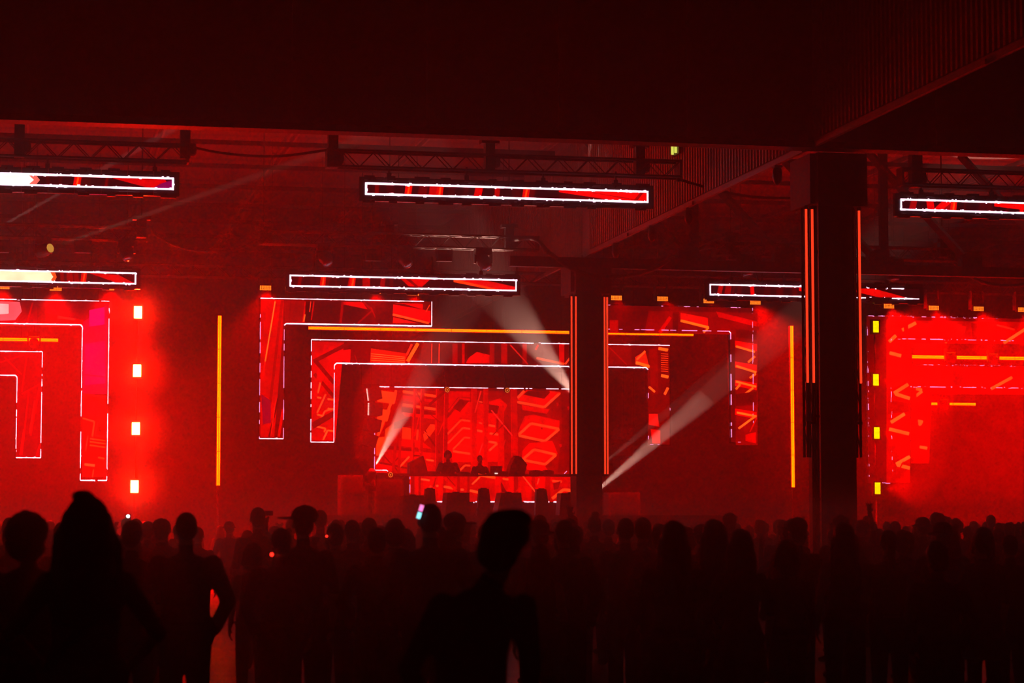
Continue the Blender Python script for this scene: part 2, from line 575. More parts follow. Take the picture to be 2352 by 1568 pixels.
# first row
Y1 = 47.0
H1 = .50
def z_of(px, py, Y): return at(px, py, Y).z
z1c = z_of(1164, 443, Y1)
W1 = 6.3
hx = at(825, 443, Y1).x
rodz1 = z1c + H1 / 2 + .28
header(hx, hx + W1, Y1, z1c - H1 / 2, z1c + H1 / 2, .14, 'hanging LED strip with white outline below the nearer truss, centre bay',
       smear(3, .58, (.145, .255, .56), [([(.68, 1), (.68, .72), (.9, 0), (1, 0), (1, 1)], (250, 0, 0)), ([(.68, .72), (.78, .38), (.9, 0), (.68, 0)], (95, 0, 6)),
              ([(.8, .75), (.97, .1), (.98, .16), (.8, .8)], (150, 0, 0)), ([(.945, 0), (.975, 1), (.99, 1), (.96, 0)], (150, 0, 4))]),
       rods=[(hx + k * W1, rodz1) for k in (.1, .36, .62, .87)])
h1r_l = at(2055, 480, Y1).x
header(h1r_l, h1r_l + W1, Y1, z1c - H1 / 2, z1c + H1 / 2, .14, 'hanging LED strip with white outline below the nearer truss, right of the pillar',
       smear(5, .5, (.2,), [([(.12, 0), (.16, .1), (.2, 1), (.16, 1)], (225, 10, 4)), ([(.36, 1), (.36, .6), (.6, 0), (.8, 0), (.8, 1)], (245, 5, 0))]),
       rods=[(h1r_l + k * W1, rodz1) for k in (.1, .36, .62, .87)])
h1l_r = at(413, 418, Y1).x
hot = [([(.0, 0), (.52, 0), (.54, .5), (.52, 1), (.0, 1)], (255, 238, 225)), ([(.52, 0), (.545, 0), (.56, .5), (.545, 1), (.52, 1), (.54, .5)], (225, 120, 110))]
header(h1l_r - W1, h1l_r, Y1, z1c - H1 / 2 - .02, z1c + H1 / 2 - .02, .14, 'hanging LED strip whose left half glares white, nearer truss, left bay',
       smear(9, .78, (.68,), hot + [([(.8, 1), (.8, .85), (.93, .0), (1, .0), (.97, 1)], (205, 0, 8)), ([(.93, 0), (1, 0), (1, .9), (.96, .5)], (140, 0, 90))]),
       rods=[(h1l_r - k * W1, rodz1 - .02) for k in (.08, .42, .75)])
# its trusses
t1a, t1b = at(760, 345, Y1).z, at(760, 382, Y1).z
box_truss(at(752, 365, Y1).x, at(1560, 390, Y1).x, Y1 + .05, t1a, t1b, 'black lighting truss above the nearer centre LED strip')
box_truss(-5.5, at(432, 350, Y1).x, Y1 + .05, t1a, t1b, 'black lighting truss above the glaring LED strip on the left')
box_truss(at(2070, 420, Y1).x, 26, Y1 + .05, t1a, t1b, 'black lighting truss above the nearer LED strip right of the pillar')
def hoist_at(px, py, Yh, h, w_, label):
    p = at(px, py, Yh)
    hoist(p.x, Yh + .05, p.z, h, label, w_)
hoist_at(765, 385, Y1, .72, .2, 'black chain hoist on the nearer centre truss where the thin cable ends')
hoist_at(1125, 390, Y1, .55, .2, 'black chain hoist on the middle of the nearer centre truss')
hoist_at(1470, 402, Y1, .6, .2, 'black chain hoist on the nearer centre truss by the ribbed wall')
hoist_at(44, 360, Y1, .8, .2, 'black chain hoist above the white glare of the nearer left truss')
hoist_at(425, 365, Y1, .7, .2, 'black chain hoist on the nearer left truss where the thin cable starts')
hoist_at(2105, 430, Y1, .72, .24, 'black chain hoist on the nearer truss right of the pillar')

# second row
Y2 = 59.0
z2c = z_of(925, 650, Y2)
H2 = .53
W2 = 6.19
hx2 = at(655, 648, Y2).x
rodz2 = z2c + H2 / 2 + .45
header(hx2, hx2 + W2, Y2, z2c - H2 / 2, z2c + H2 / 2, .13, 'hanging LED strip with white outline below the farther truss, centre bay',
       smear(13, .45, (.14, .27), [([(.48, 1), (.52, .2), (.58, .2), (.62, 1)], (240, 0, 0)), ([(.5, 1), (.56, 0), (.575, 0), (.52, 1)], (150, 0, 0)),
              ([(.72, 1), (.9, 0), (1, 0), (1, .35), (.85, 1)], (225, 0, 2)), ([(.72, 1), (.72, .7), (.9, 0), (.94, 0)], (255, 80, 18))]),
       rods=[(hx2 + k * W2, rodz2) for k in (.12, .36, .62, .83, .985)])
h2r_l = at(1620, 671, Y2).x
header(h2r_l, h2r_l + W2, Y2, z2c - H2 / 2, z2c + H2 / 2, .13, 'hanging LED strip crossing behind the nearer pillar, farther truss',
       smear(17, .4, (), [([(.42, 1), (.42, .6), (.5, 0), (.56, 0), (.5, 1)], (235, 5, 0)), ([(.62, .9), (.8, .1), (.94, .1), (.78, .95)], (225, 15, 4))]),
       end_r=False, broken=.52, rods=[(h2r_l + k * W2, rodz2) for k in (.12, .36, .83)])
h2l_r = at(323, 635, Y2).x
hot2 = [([(.0, 0), (.64, 0), (.655, .5), (.64, 1), (.0, 1)], (255, 235, 200)), ([(.64, 0), (.66, 0), (.67, .5), (.66, 1), (.64, 1), (.655, .5)], (235, 110, 50))]
header(h2l_r - W2, h2l_r, Y2, z2c - H2 / 2 - .03, z2c + H2 / 2 - .03, .13, 'hanging LED strip whose left half glares white, farther truss, left bay',
       smear(19, .84, (.78,), hot2 + [([(.8, .95), (.93, .0), (1, .0), (.93, .8)], (215, 10, 4))]),
       rods=[(h2l_r - k * W2, rodz2 - .03) for k in (.1, .2, .5, .8)])
t2a, t2b = at(900, 537, Y2).z, at(900, 566, Y2).z
box_truss(at(600, 550, Y2).x, at(1235, 560, Y2).x, Y2 + .05, t2a, t2b, 'black lighting truss carrying moving heads, farther row, centre bay')
box_truss(-5, at(338, 530, Y2).x, Y2 + .05, t2a, t2b, 'black lighting truss carrying moving heads, farther row, left bay')
box_truss(at(1640, 575, Y2).x, at(2192, 590, Y2).x, Y2 + .05, t2a - .02, t2b - .02, 'black lighting truss carrying moving heads, farther row, right of the stage pillar')
hoist_at(605, 560, Y2, .35, .22, 'small black chain hoist on the farther centre truss where the slung cable ends')
hoist_at(895, 560, Y2, .5, .22, 'black chain hoist on the middle of the farther centre truss')
hoist_at(1170, 575, Y2, .6, .22, 'black chain hoist on the farther centre truss beside the thick cable loop')
hoist_at(325, 545, Y2, .45, .24, 'black chain hoist on the farther left truss')
hoist_at(1680, 595, Y2, .62, .2, 'black chain hoist on the farther right truss beside the small cable loop')
hoist_at(2166, 590, Y2, .4, .2, 'black chain hoist on the farther right truss where the thick cable starts')

# cables sagging between the trusses
def cable(pts, Y, r, label, dip=0.0):
    P = [at(x, y, Y - dip * math.sin(math.pi * i / (len(pts) - 1)) ** .35) for i, (x, y) in enumerate(pts)]
    out = []
    n = len(P)
    for i in range(n - 1):
        p0, p1, p2, p3 = P[max(i - 1, 0)], P[i], P[i + 1], P[min(i + 2, n - 1)]
        for k in range(8):
            u = k / 8
            out.append(.5 * ((2 * p1) + (p2 - p0) * u + (2 * p0 - 5 * p1 + 4 * p2 - p3) * u * u + (3 * p1 - p0 - 3 * p2 + p3) * u ** 3))
    out.append(P[-1])
    t = thing('hanging_cable', out[len(out) // 2], label, 'cable')
    MB().tube(out, r, 8).build('cable_loom', M['rubber'], t, True)
    MB().tube([out[0] + Vector((0, 0, .05)), out[0] + Vector((0, 0, -.05))], r * 2.2, 8).build('cable_tie', M['black'], t)
    MB().tube([out[-1] + Vector((0, 0, .05)), out[-1] + Vector((0, 0, -.05))], r * 2.2, 8).build('cable_tie', M['black'], t)
cable([(1175, 551), (1228, 549), (1262, 580), (1320, 620), (1400, 636), (1490, 622), (1560, 585), (1640, 565)], Y2, .055, 'thick black cable loop sagging across the stage pillar', 1.65)
cable([(2170, 570), (2200, 612), (2250, 645), (2310, 656), (2380, 646), (2440, 600)], Y2, .05, 'thick black cable loop sagging at the far right truss')
cable([(430, 335), (500, 350), (580, 358), (660, 357), (760, 343)], Y1 + .05, .028, 'thin black cable slung between the left and centre nearer trusses')
cable([(330, 520), (390, 558), (460, 577), (540, 572), (605, 548)], Y2, .03, 'thin black cable slung between the left and centre farther trusses')
cable([(1560, 412), (1640, 435), (1730, 452), (1830, 455)], Y1, .03, 'thin black cable running from the centre truss to the nearer pillar')
cable([(1742, 592), (1737, 625), (1743, 645), (1751, 640), (1745, 592)], Y2 - .1, .025, 'small black cable loop hanging under the farther right truss')

# ------------------------------------------------------------------ moving heads and strobe boxes
def moving_head(px, py, Y, zt, label, aim=None, size=1.0, beam=None, lit=False):
    """yoke light hanging from zt, head centre at the pixel"""
    c = at(px, py, Y)
    t = thing('moving_head', (c.x, Y, zt), label, 'stage light')
    s = size
    MB().box((c.x, Y, zt - .05 * s), (.34 * s, .26 * s, .13 * s)).build('base', M['black'], t)
    MB().bx(c.x - .03, c.x + .03, Y - .03, Y + .03, zt - .02, zt + .06).build('clamp', M['truss'], t)
    for sd in (-1, 1):
        MB().prism([(c.x + sd * .15 * s, zt - .11 * s), (c.x + sd * .19 * s, zt - .11 * s), (c.x + sd * .19 * s, c.z - .07 * s), (c.x + sd * .15 * s, c.z - .07 * s)],
                   Y - .06 * s, Y + .06 * s).build('yoke_arm', M['black'], t)
    a = Vector(aim or (0, -.3, -1)).normalized()
    mb = MB()
    mb.lathe([(.05 * s, -.2 * s), (.12 * s, -.18 * s), (.145 * s, -.08 * s), (.145 * s, .06 * s), (.125 * s, .1 * s), (.12 * s, .2 * s), (.11 * s, .22 * s)], c, a, 18)
    h = mb.build('head', M['black'], t, True)
    MB().lathe([(.1 * s, .2 * s), (.1 * s, .226 * s), (.05 * s, .236 * s)], c, a, 18).build('lens', lit if lit else M['lens'], h, True)
    if beam:
        power, col, ang = beam
        spot(t, c + a * .26 * s, c + a * 10, power, col, ang, .25, .04)
    return t
def strobe_box(px, py, Y, zt, label):
    c = at(px, py, Y)
    t = thing('strobe_light', (c.x, Y, zt), label, 'stage light')
    MB().bx(c.x - .2, c.x + .2, Y - .1, Y + .1, c.z - .15, c.z + .15).build('housing', M['black'], t)
    MB().bx(c.x - .16, c.x + .16, Y - .115, Y - .1, c.z + .04, c.z + .1).build('tube_window', M['lens'], t)
    MB().bx(c.x - .17, c.x + .17, Y - .11, Y - .1, c.z - .12, c.z + .01).build('reflector', M['gloss'], t)
    for sd in (-1, 1):
        MB().bx(c.x + sd * .21 - .012, c.x + sd * .21 + .012, Y - .03, Y + .03, c.z - .05, zt).build('bracket', M['truss'], t)
    return t
zt2 = t2b - .03
for px, py, s in ((745, 590, 1.15), (928, 592, 1.2), (1109, 598, 1.25)):
    moving_head(px, py, Y2 - .02, zt2, 'black moving head hanging from the farther centre truss, ' + {745: 'left of both strobe boxes', 928: 'between the two strobe boxes', 1109: 'in the pale smoke'}[px],
                (.35, -.6, -.8), s)
strobe_box(858, 586, Y2 - .02, zt2, 'dark strobe box hanging between two moving heads, outside the smoke')
strobe_box(1020, 587, Y2 - .02, zt2, 'strobe box with a pale window hanging beside the smoky moving head')
moving_head(290, 574, Y2 - .02, zt2, 'black moving head hanging near the right end of the left truss', (.2, -.5, -1), 1.2)
strobe_box(190, 567, Y2 - .02, zt2, 'dark strobe box hanging between the moving heads of the left truss')
strobe_box(2, 566, Y2 - .02, zt2, 'dark strobe box hanging left of the lit moving head')
bt = at(600, 400, Y2 - 6)
bo = at(105, 573, Y2 - .4)
aim = (bt - bo).normalized()
moving_head(100, 575, Y2 - .05, zt2, 'moving head with a lit lens throwing a thin beam, left truss', aim, 1.15, (P_BEAM * 2.2, (1, .66, .42), 1.3),
            emat('lit_lens', lin((205, 150, 60)), 1.0))
moving_head(1713, 610, Y2 - .02, zt2 - .02, 'black moving head hanging beside the small cable loop', (.1, -.3, -1), 1.25)
strobe_box(1797, 606, Y2 - .02, zt2 - .02, 'strobe box with a pale window left of the nearer pillar')
moving_head(1978, 606, Y2 - .02, zt2 - .02, 'black moving head just right of the nearer pillar', (0, -.2, -1), 1.0)
moving_head(2050, 615, Y2 - .02, zt2 - .02, 'large black moving head hanging above the end of the crossing LED strip', (0, -.1, -1), 1.5)
for px, py, which in ((1412, 536, 'closest to the stage pillar'), (1495, 523, 'second from the stage pillar'), (1580, 483, 'above the girder gusset'), (1783, 387, 'closest to the nearer pillar')):
    p = at(px, py, YF - 1)
    # small clamps under the long bulkhead edge
    Yb = None
    d = ray(px, py)
    k = (XP - .02) / d.x
    q = CAM + d * k
    t = thing('edge_lamp', (XP - .02, q.y, BZ - .06), 'small dark lamp under the ribbed wall edge, ' + which, 'lamp')
    MB().lathe([(.06, 0), (.09, .05), (.1, .2), (.07, .3), (.03, .34)], (XP + .0, q.y, BZ - .06), (0, 0, -1), 12).build('lamp_body', M['black'], t, True)
    MB().box((XP + .0, q.y, BZ - .05), (.16, .16, .04)).build('mount', M['steel'], t)
# emergency lamp on the upper wall
p = at(1548, 341, YF - 3)
k = (XP - .17) / ray(1548, 341).x
q = CAM + ray(1548, 341) * k
t = thing('emergency_lamp', q, 'small yellow lit lamp with two tubes on the ribbed upper wall', 'lamp')
MB().box(q + Vector((.06, 0, 0)), (.06, .55, .3)).build('housing', M['black'], t)
for dy in (-.13, .13):
    MB().tube([q + Vector((.0, dy, -.115)), q + Vector((0, dy, .115))], [.03, .03], 10).build('lit_tube', M['emerg'], t)

# ------------------------------------------------------------------ stage platform
SZ = 1.9
st = thing('stage_platform', (XC, 66, 0), 'wide black stage platform behind the crowd', 'stage')
for i in range(6):
    x0 = 6.85 + 2 * i
    MB().bx(x0 + .005, x0 + 1.995, 60.5, 74, SZ - .12, SZ).build('deck_board', M['stage'], st)
    MB().bx(x0 + .01, x0 + 1.99, 60.52, 60.6, 0, SZ - .12).build('skirt_panel', M['stage'], st)
for i in range(7):
    MB().bx(6.8 + 2 * i, 6.9 + 2 * i, 60.6, 73.9, 0, SZ - .12).build('support_frame', M['steel'], st)

# ------------------------------------------------------------------ LED arches and main screen
def led_panel(name, poly, Y, label, pic_fn, styles, cat='led screen', thick=.12, base=(120, 0, 4), hang=None, marg=.03, group=None):
    """poly = [(x, z)] of the lit outline; styles = per edge (width, dash, blobs) or None"""
    xs = [p[0] for p in poly]; zs = [p[1] for p in poly]
    t = thing(name, ((min(xs) + max(xs)) / 2, Y, min(zs)), label, cat, group)
    # cabinet: the outline grown a little
    n = len(poly)
    area = sum(poly[i][0] * poly[(i + 1) % n][1] - poly[(i + 1) % n][0] * poly[i][1] for i in range(n))
    sg = 1 if area > 0 else -1
    grown = []
    for i in range(n):
        a, b, c = Vector(poly[i - 1]), Vector(poly[i]), Vector(poly[(i + 1) % n])
        n1 = Vector(((b - a).y, -(b - a).x)).normalized() * sg
        n2 = Vector(((c - b).y, -(c - b).x)).normalized() * sg
        grown.append(tuple(b + (n1 + n2) * marg))
    MB().prism(grown, Y, Y + thick).build('cabinet', M['gloss'], t)
    pic = Picture(Y - .004)
    pic.polyw(poly, base)
    if pic_fn: pic_fn(pic)
    pic.build('screen_picture', t)
    mbw, mbp = MB(), MB()
    for i in range(n):
        s_ = styles[i % len(styles)]
        if s_:
            jag_line(mbw if s_[1] < .3 else mbp, poly[i], poly[(i + 1) % n], Y - .06, s_[0] * .8, rng, s_[1], s_[2])
    if mbw.v: tag(mbw.build('pixel_outline', M['line'], t), kind='stuff')
    if mbp.v: tag(mbp.build('broken_pixel_outline', M['linem'], t), kind='stuff')
    for hx_ in (hang or ()):
        MB().tube([(hx_, Y + thick / 2, max(zs)), (hx_, Y + thick / 2, ROOF - .002)], .008, 6).build('hanging_wire', M['truss'], t)
    return t
R_ = lambda a: 2 * XC - a
def Z(px, py, Y): return at(px, py, Y).z
def X(px, py, Y): return at(px, py, Y).x
ZT = 8.35

# outer arch, left half
Y = 62.0
o_x0, o_x1, o_x2 = X(597, 800, Y), X(652, 800, Y), X(991, 715, Y)
o_zt, o_zi, o_zb = Z(597, 685, Y), Z(652, 743, Y), Z(597, 1007, Y)
def pic_outer_left(p):
    P = p.poly
    P([(599, 687), (652, 689), (650, 760), (630, 1003), (598, 1003)], (205, 0, 2))
    p.line([(632, 692), (609, 830)], 3, (255, 120, 50))
    p.line([(609, 830), (603, 870)], 2.4, (255, 30, 10))
    p.line([(648, 690), (620, 930)], 6, (170, 0, 2))
    P([(600, 905), (622, 920), (622, 970), (604, 975)], (150, 0, 48))
    p.line([(640, 910), (618, 1003)], 4, (90, 0, 0))
    p.line([(634, 915), (622, 1000)], 2, (240, 40, 20))
    p.line([(650, 940), (640, 1003)], 6, (215, 0, 4))
    P([(652, 690), (700, 690), (698, 742), (654, 742)], (165, 0, 2))
    p.line([(668, 692), (664, 740)], 3, (150, 0, 0))
    P([(700, 692), (706, 692), (700, 740), (694, 740)], (215, 0, 8))
    P([(702, 692), (722, 692), (718, 740), (700, 740)], (70, 0, 0))
    p.line([(714, 692), (711, 716)], 2, (255, 70, 40))
    p.line([(721, 692), (715, 735)], 3, (225, 0, 10))
    P([(696, 738), (699, 722), (702, 722), (699, 738)], (255, 110, 40))
    P([(722, 692), (786, 693), (783, 741), (718, 741)], (108, 0, 4))
    p.line([(787, 693), (782, 741)], 6, (195, 0, 6))
    P([(789, 693), (832, 694), (844, 710), (789, 699)], (250, 0, 10))
    P([(789, 700), (850, 712), (850, 742), (786, 742)], (105, 0, 6))
    p.line([(834, 694), (856, 712)], 5, (170, 0, 4))
    p.line([(856, 712), (822, 742)], 4, (185, 0, 10))
    p.line([(852, 706), (868, 742)], 3, (190, 0, 10))
    P([(862, 694), (902, 695), (899, 742), (862, 742)], (90, 0, 4))
    P([(903, 696), (971, 698), (971, 710), (930, 698)], (250, 10, 8))
    P([(903, 699), (989, 714), (989, 741), (902, 726)], (240, 0, 12))
    p.line([(902, 722), (985, 742)], 5, (255, 95, 42))
    P([(903, 728), (960, 742), (902, 742)], (225, 30, 20))
    p.line([(987, 700), (978, 716)], 2, (255, 80, 40))
polyL = [(o_x0, o_zb), (o_x1, o_zb), (o_x1, o_zi - .05), (o_x1 + .05, o_zi), (o_x2, o_zi), (o_x2, o_zt), (o_x0, o_zt)]
stL = [(.036, 0, 2), (.024, .35, 0), (.04, 0, 0), (.042, 0, 4), (.03, .2, 0), (.034, .07, 2), (.026, .32, 0)]
led_panel('led_arch', polyL, Y, 'L-shaped LED arch left of the stage, dim red picture in a white outline', pic_outer_left, stL, hang=(o_x0 + .3, o_x2 - .4))

# outer arch, right half
def pic_outer_right(p):
    P = p.poly
    P([(1392, 712), (1740, 718), (1740, 1022), (1690, 1022), (1688, 768), (1392, 764)], (160, 0, 4))
    P([(1396, 712), (1490, 714), (1480, 764), (1396, 763)], (110, 0, 6))
    P([(1400, 735), (1420, 735), (1420, 763), (1400, 763)], (190, 0, 2))
    p.line([(1515, 764), (1540, 728)], 8, (225, 0, 2))
    P([(1545, 715), (1560, 716), (1556, 764), (1545, 764)], (110, 0, 2))
    P([(1563, 718), (1626, 730), (1626, 756), (1563, 738)], (240, 25, 12))
    p.line([(1563, 736), (1628, 752)], 6, (255, 130, 40))
    p.line([(1628, 752), (1616, 764)], 4, (255, 130, 40))
    P([(1645, 715), (1738, 738), (1738, 750), (1650, 728)], (225, 0, 8))
    P([(1690, 756), (1738, 760), (1738, 780), (1690, 774)], (130, 0, 2))
    for y0 in (782, 830, 872, 938):
        P([(1688, y0), (1738, y0 + 8), (1738, y0 + 24), (1688, y0 + 14)], (245, 10, 4))
    for a, b in (((1690, 795), (1734, 808)), ((1690, 840), (1737, 855)), ((1690, 876), (1737, 888)), ((1692, 947), (1738, 956))):
        p.line([a, b], 5, (255, 120, 40))
    for a, b in (((1734, 818), (1718, 832)), ((1736, 858), (1722, 868)), ((1730, 890), (1694, 918)), ((1734, 956), (1696, 984)), ((1700, 882), (1690, 894))):
        p.line([a, b], 5, (255, 115, 40))
    p.line([(1738, 960), (1722, 992)], 3, (225, 20, 5))
    P([(1712, 998), (1736, 992), (1736, 1018), (1712, 1012)], (235, 0, 2))
    P([(1690, 905), (1738, 898), (1738, 930), (1690, 932)], (120, 0, 2))
polyR = [(R_(x), z) for x, z in polyL][::-1]
polyR = [(x, z) for x, z in polyR]
stR = [(.026, .9, 1), (.03, .1, 2), (.03, .3, 0), (.036, .08, 4), (.04, .6, 0), (.022, .93, 0), (.022, .6, 2)]
led_panel('led_arch', polyR, Y, 'L-shaped LED arch right of the stage pillar with bright orange zigzag picture', pic_outer_right, stR, hang=(R_(o_x0) - .3, R_(o_x2) + .4))

# inner arch
Y = 64.6
i_x0, i_x1 = X(714, 900, Y), X(767, 900, Y)
i_zt, i_zi, i_zb = Z(714, 780, Y), Z(767, 834, Y), Z(714, 1015, Y)
def pic_inner(p):
    P = p.poly
    P([(716, 784), (790, 786), (770, 1012), (716, 1012)], (215, 0, 4))
    P([(745, 792), (770, 795), (756, 820), (738, 822)], (245, 0, 8))
    P([(740, 810), (806, 802), (804, 832), (752, 824)], (250, 0, 10))
    p.line([(806, 786), (720, 830)], 9, (140, 0, 2))
    p.line([(724, 828), (768, 880)], 9, (135, 0, 2))
    p.line([(722, 858), (768, 912)], 8, (145, 0, 2))
    P([(806, 786), (852, 788), (850, 832), (804, 832)], (130, 0, 6))
    p.line([(815, 815), (820, 832)], 2, (190, 10, 10))
    P([(852, 800), (935, 812), (930, 834), (850, 832)], (240, 40, 18))
    for k in range(4):
        p.line([(852, 812 + k * 5), (930, 820 + k * 4)], 1.5, (255, 115, 55))
    p.line([(960, 788), (936, 830)], 8, (255, 110, 40))
    p.line([(946, 790), (934, 815)], 5, (235, 60, 30))
    P([(968, 788), (990, 789), (988, 834), (966, 833)], (150, 0, 3))
    for x in (992, 1009):
        p.line([(x, 789), (x - 1, 834)], 2.5, (255, 60, 25))
    for x, w_, c in ((1017, 10, (120, 0, 3)), (1045, 12, (185, 0, 5)), (1064, 6, (220, 0, 5)), (1130, 11, (190, 0, 2)), (1158, 14, (205, 0, 2)), (1205, 10, (200, 0, 0)), (1290, 12, (215, 0, 3))):
        p.line([(x, 789), (x, 835)], w_, c)
    P([(1072, 792), (1120, 794), (1120, 812), (1072, 824)], (95, 0, 0))
    P([(1076, 822), (1095, 808), (1124, 815), (1124, 834), (1070, 834)], (245, 0, 4))
    p.line([(1172, 792), (1212, 836)], 3, (240, 40, 30))
    p.line([(1232, 822), (1296, 836)], 5, (255, 95, 30))
    p.line([(1318, 810), (1298, 836)], 4, (255, 80, 30))
    p.line([(1236, 792), (1230, 803)], 4, (250, 60, 30))
    P([(1395, 795), (1450, 797), (1450, 838), (1395, 837)], (150, 0, 3))
    p.line([(1400, 798), (1440, 838)], 3, (200, 0, 6))
    P([(1458, 820), (1482, 806), (1490, 838), (1460, 838)], (235, 50, 20))
    p.line([(1460, 832), (1492, 842)], 7, (255, 120, 40))
    p.line([(1482, 806), (1462, 826)], 5, (255, 105, 40))
    P([(1490, 800), (1510, 800), (1512, 905), (1495, 905)], (150, 0, 0))
    p.line([(1512, 800), (1534, 804)], 7, (255, 120, 45))
    for k in range(9):
        p.line([(1518, 812 + k * 5), (1534, 813 + k * 5)], 1.6, (255, 80, 30))
    p.line([(1518, 862), (1535, 866)], 7, (255, 120, 45))
    p.line([(1490, 888), (1504, 900)], 5, (255, 110, 40))
    p.line([(1534, 890), (1526, 906)], 6, (255, 105, 40))
    P([(1488, 905), (1534, 908), (1534, 950), (1490, 950)], (125, 0, 2))
    P([(1490, 950), (1510, 950), (1514, 980), (1490, 975)], (245, 40, 30))
    P([(1494, 985), (1516, 988), (1516, 1018), (1498, 1018)], (235, 20, 10))
    for a, b in (((740, 858), (730, 902)), ((748, 905), (728, 948)), ((766, 938), (746, 944)), ((746, 944), (734, 968))):
        p.line([a, b], 4, (255, 90, 45))
    for a, b in (((728, 912), (738, 914)), ((752, 916), (766, 918)), ((728, 952), (742, 955)), ((752, 938), (766, 940)), ((722, 978), (748, 984)), ((748, 984), (744, 992)), ((766, 990), (752, 988)), ((752, 988), (742, 1010))):
        p.line([a, b], 4, (255, 100, 45))
    P([(716, 970), (768, 942), (768, 956), (718, 986)], (140, 0, 2))
    P([(730, 850), (745, 862), (738, 880), (726, 870)], (230, 0, 4))
polyI = [(i_x0, i_zb), (i_x1, i_zb), (i_x1, i_zi - .06), (i_x1 + .06, i_zi), (R_(i_x1) - .06, i_zi), (R_(i_x1), i_zi - .06), (R_(i_x1), i_zb), (R_(i_x0), i_zb), (R_(i_x0), i_zt), (i_x0, i_zt)]
stI = [(.034, .05, 2), (.026, .25, 0), (.045, 0, 0), (.045, 0, 5), (.04, .2, 0), (.024, .9, 0), (.024, .7, 0), (.02, .9, 0), (.034, .06, 2), (.028, .25, 0)]
led_panel('led_arch', polyI, Y, 'inner LED arch framing the main screen of the stage', pic_inner, stI, hang=(i_x0 + .3, XC, R_(i_x0) - .3))

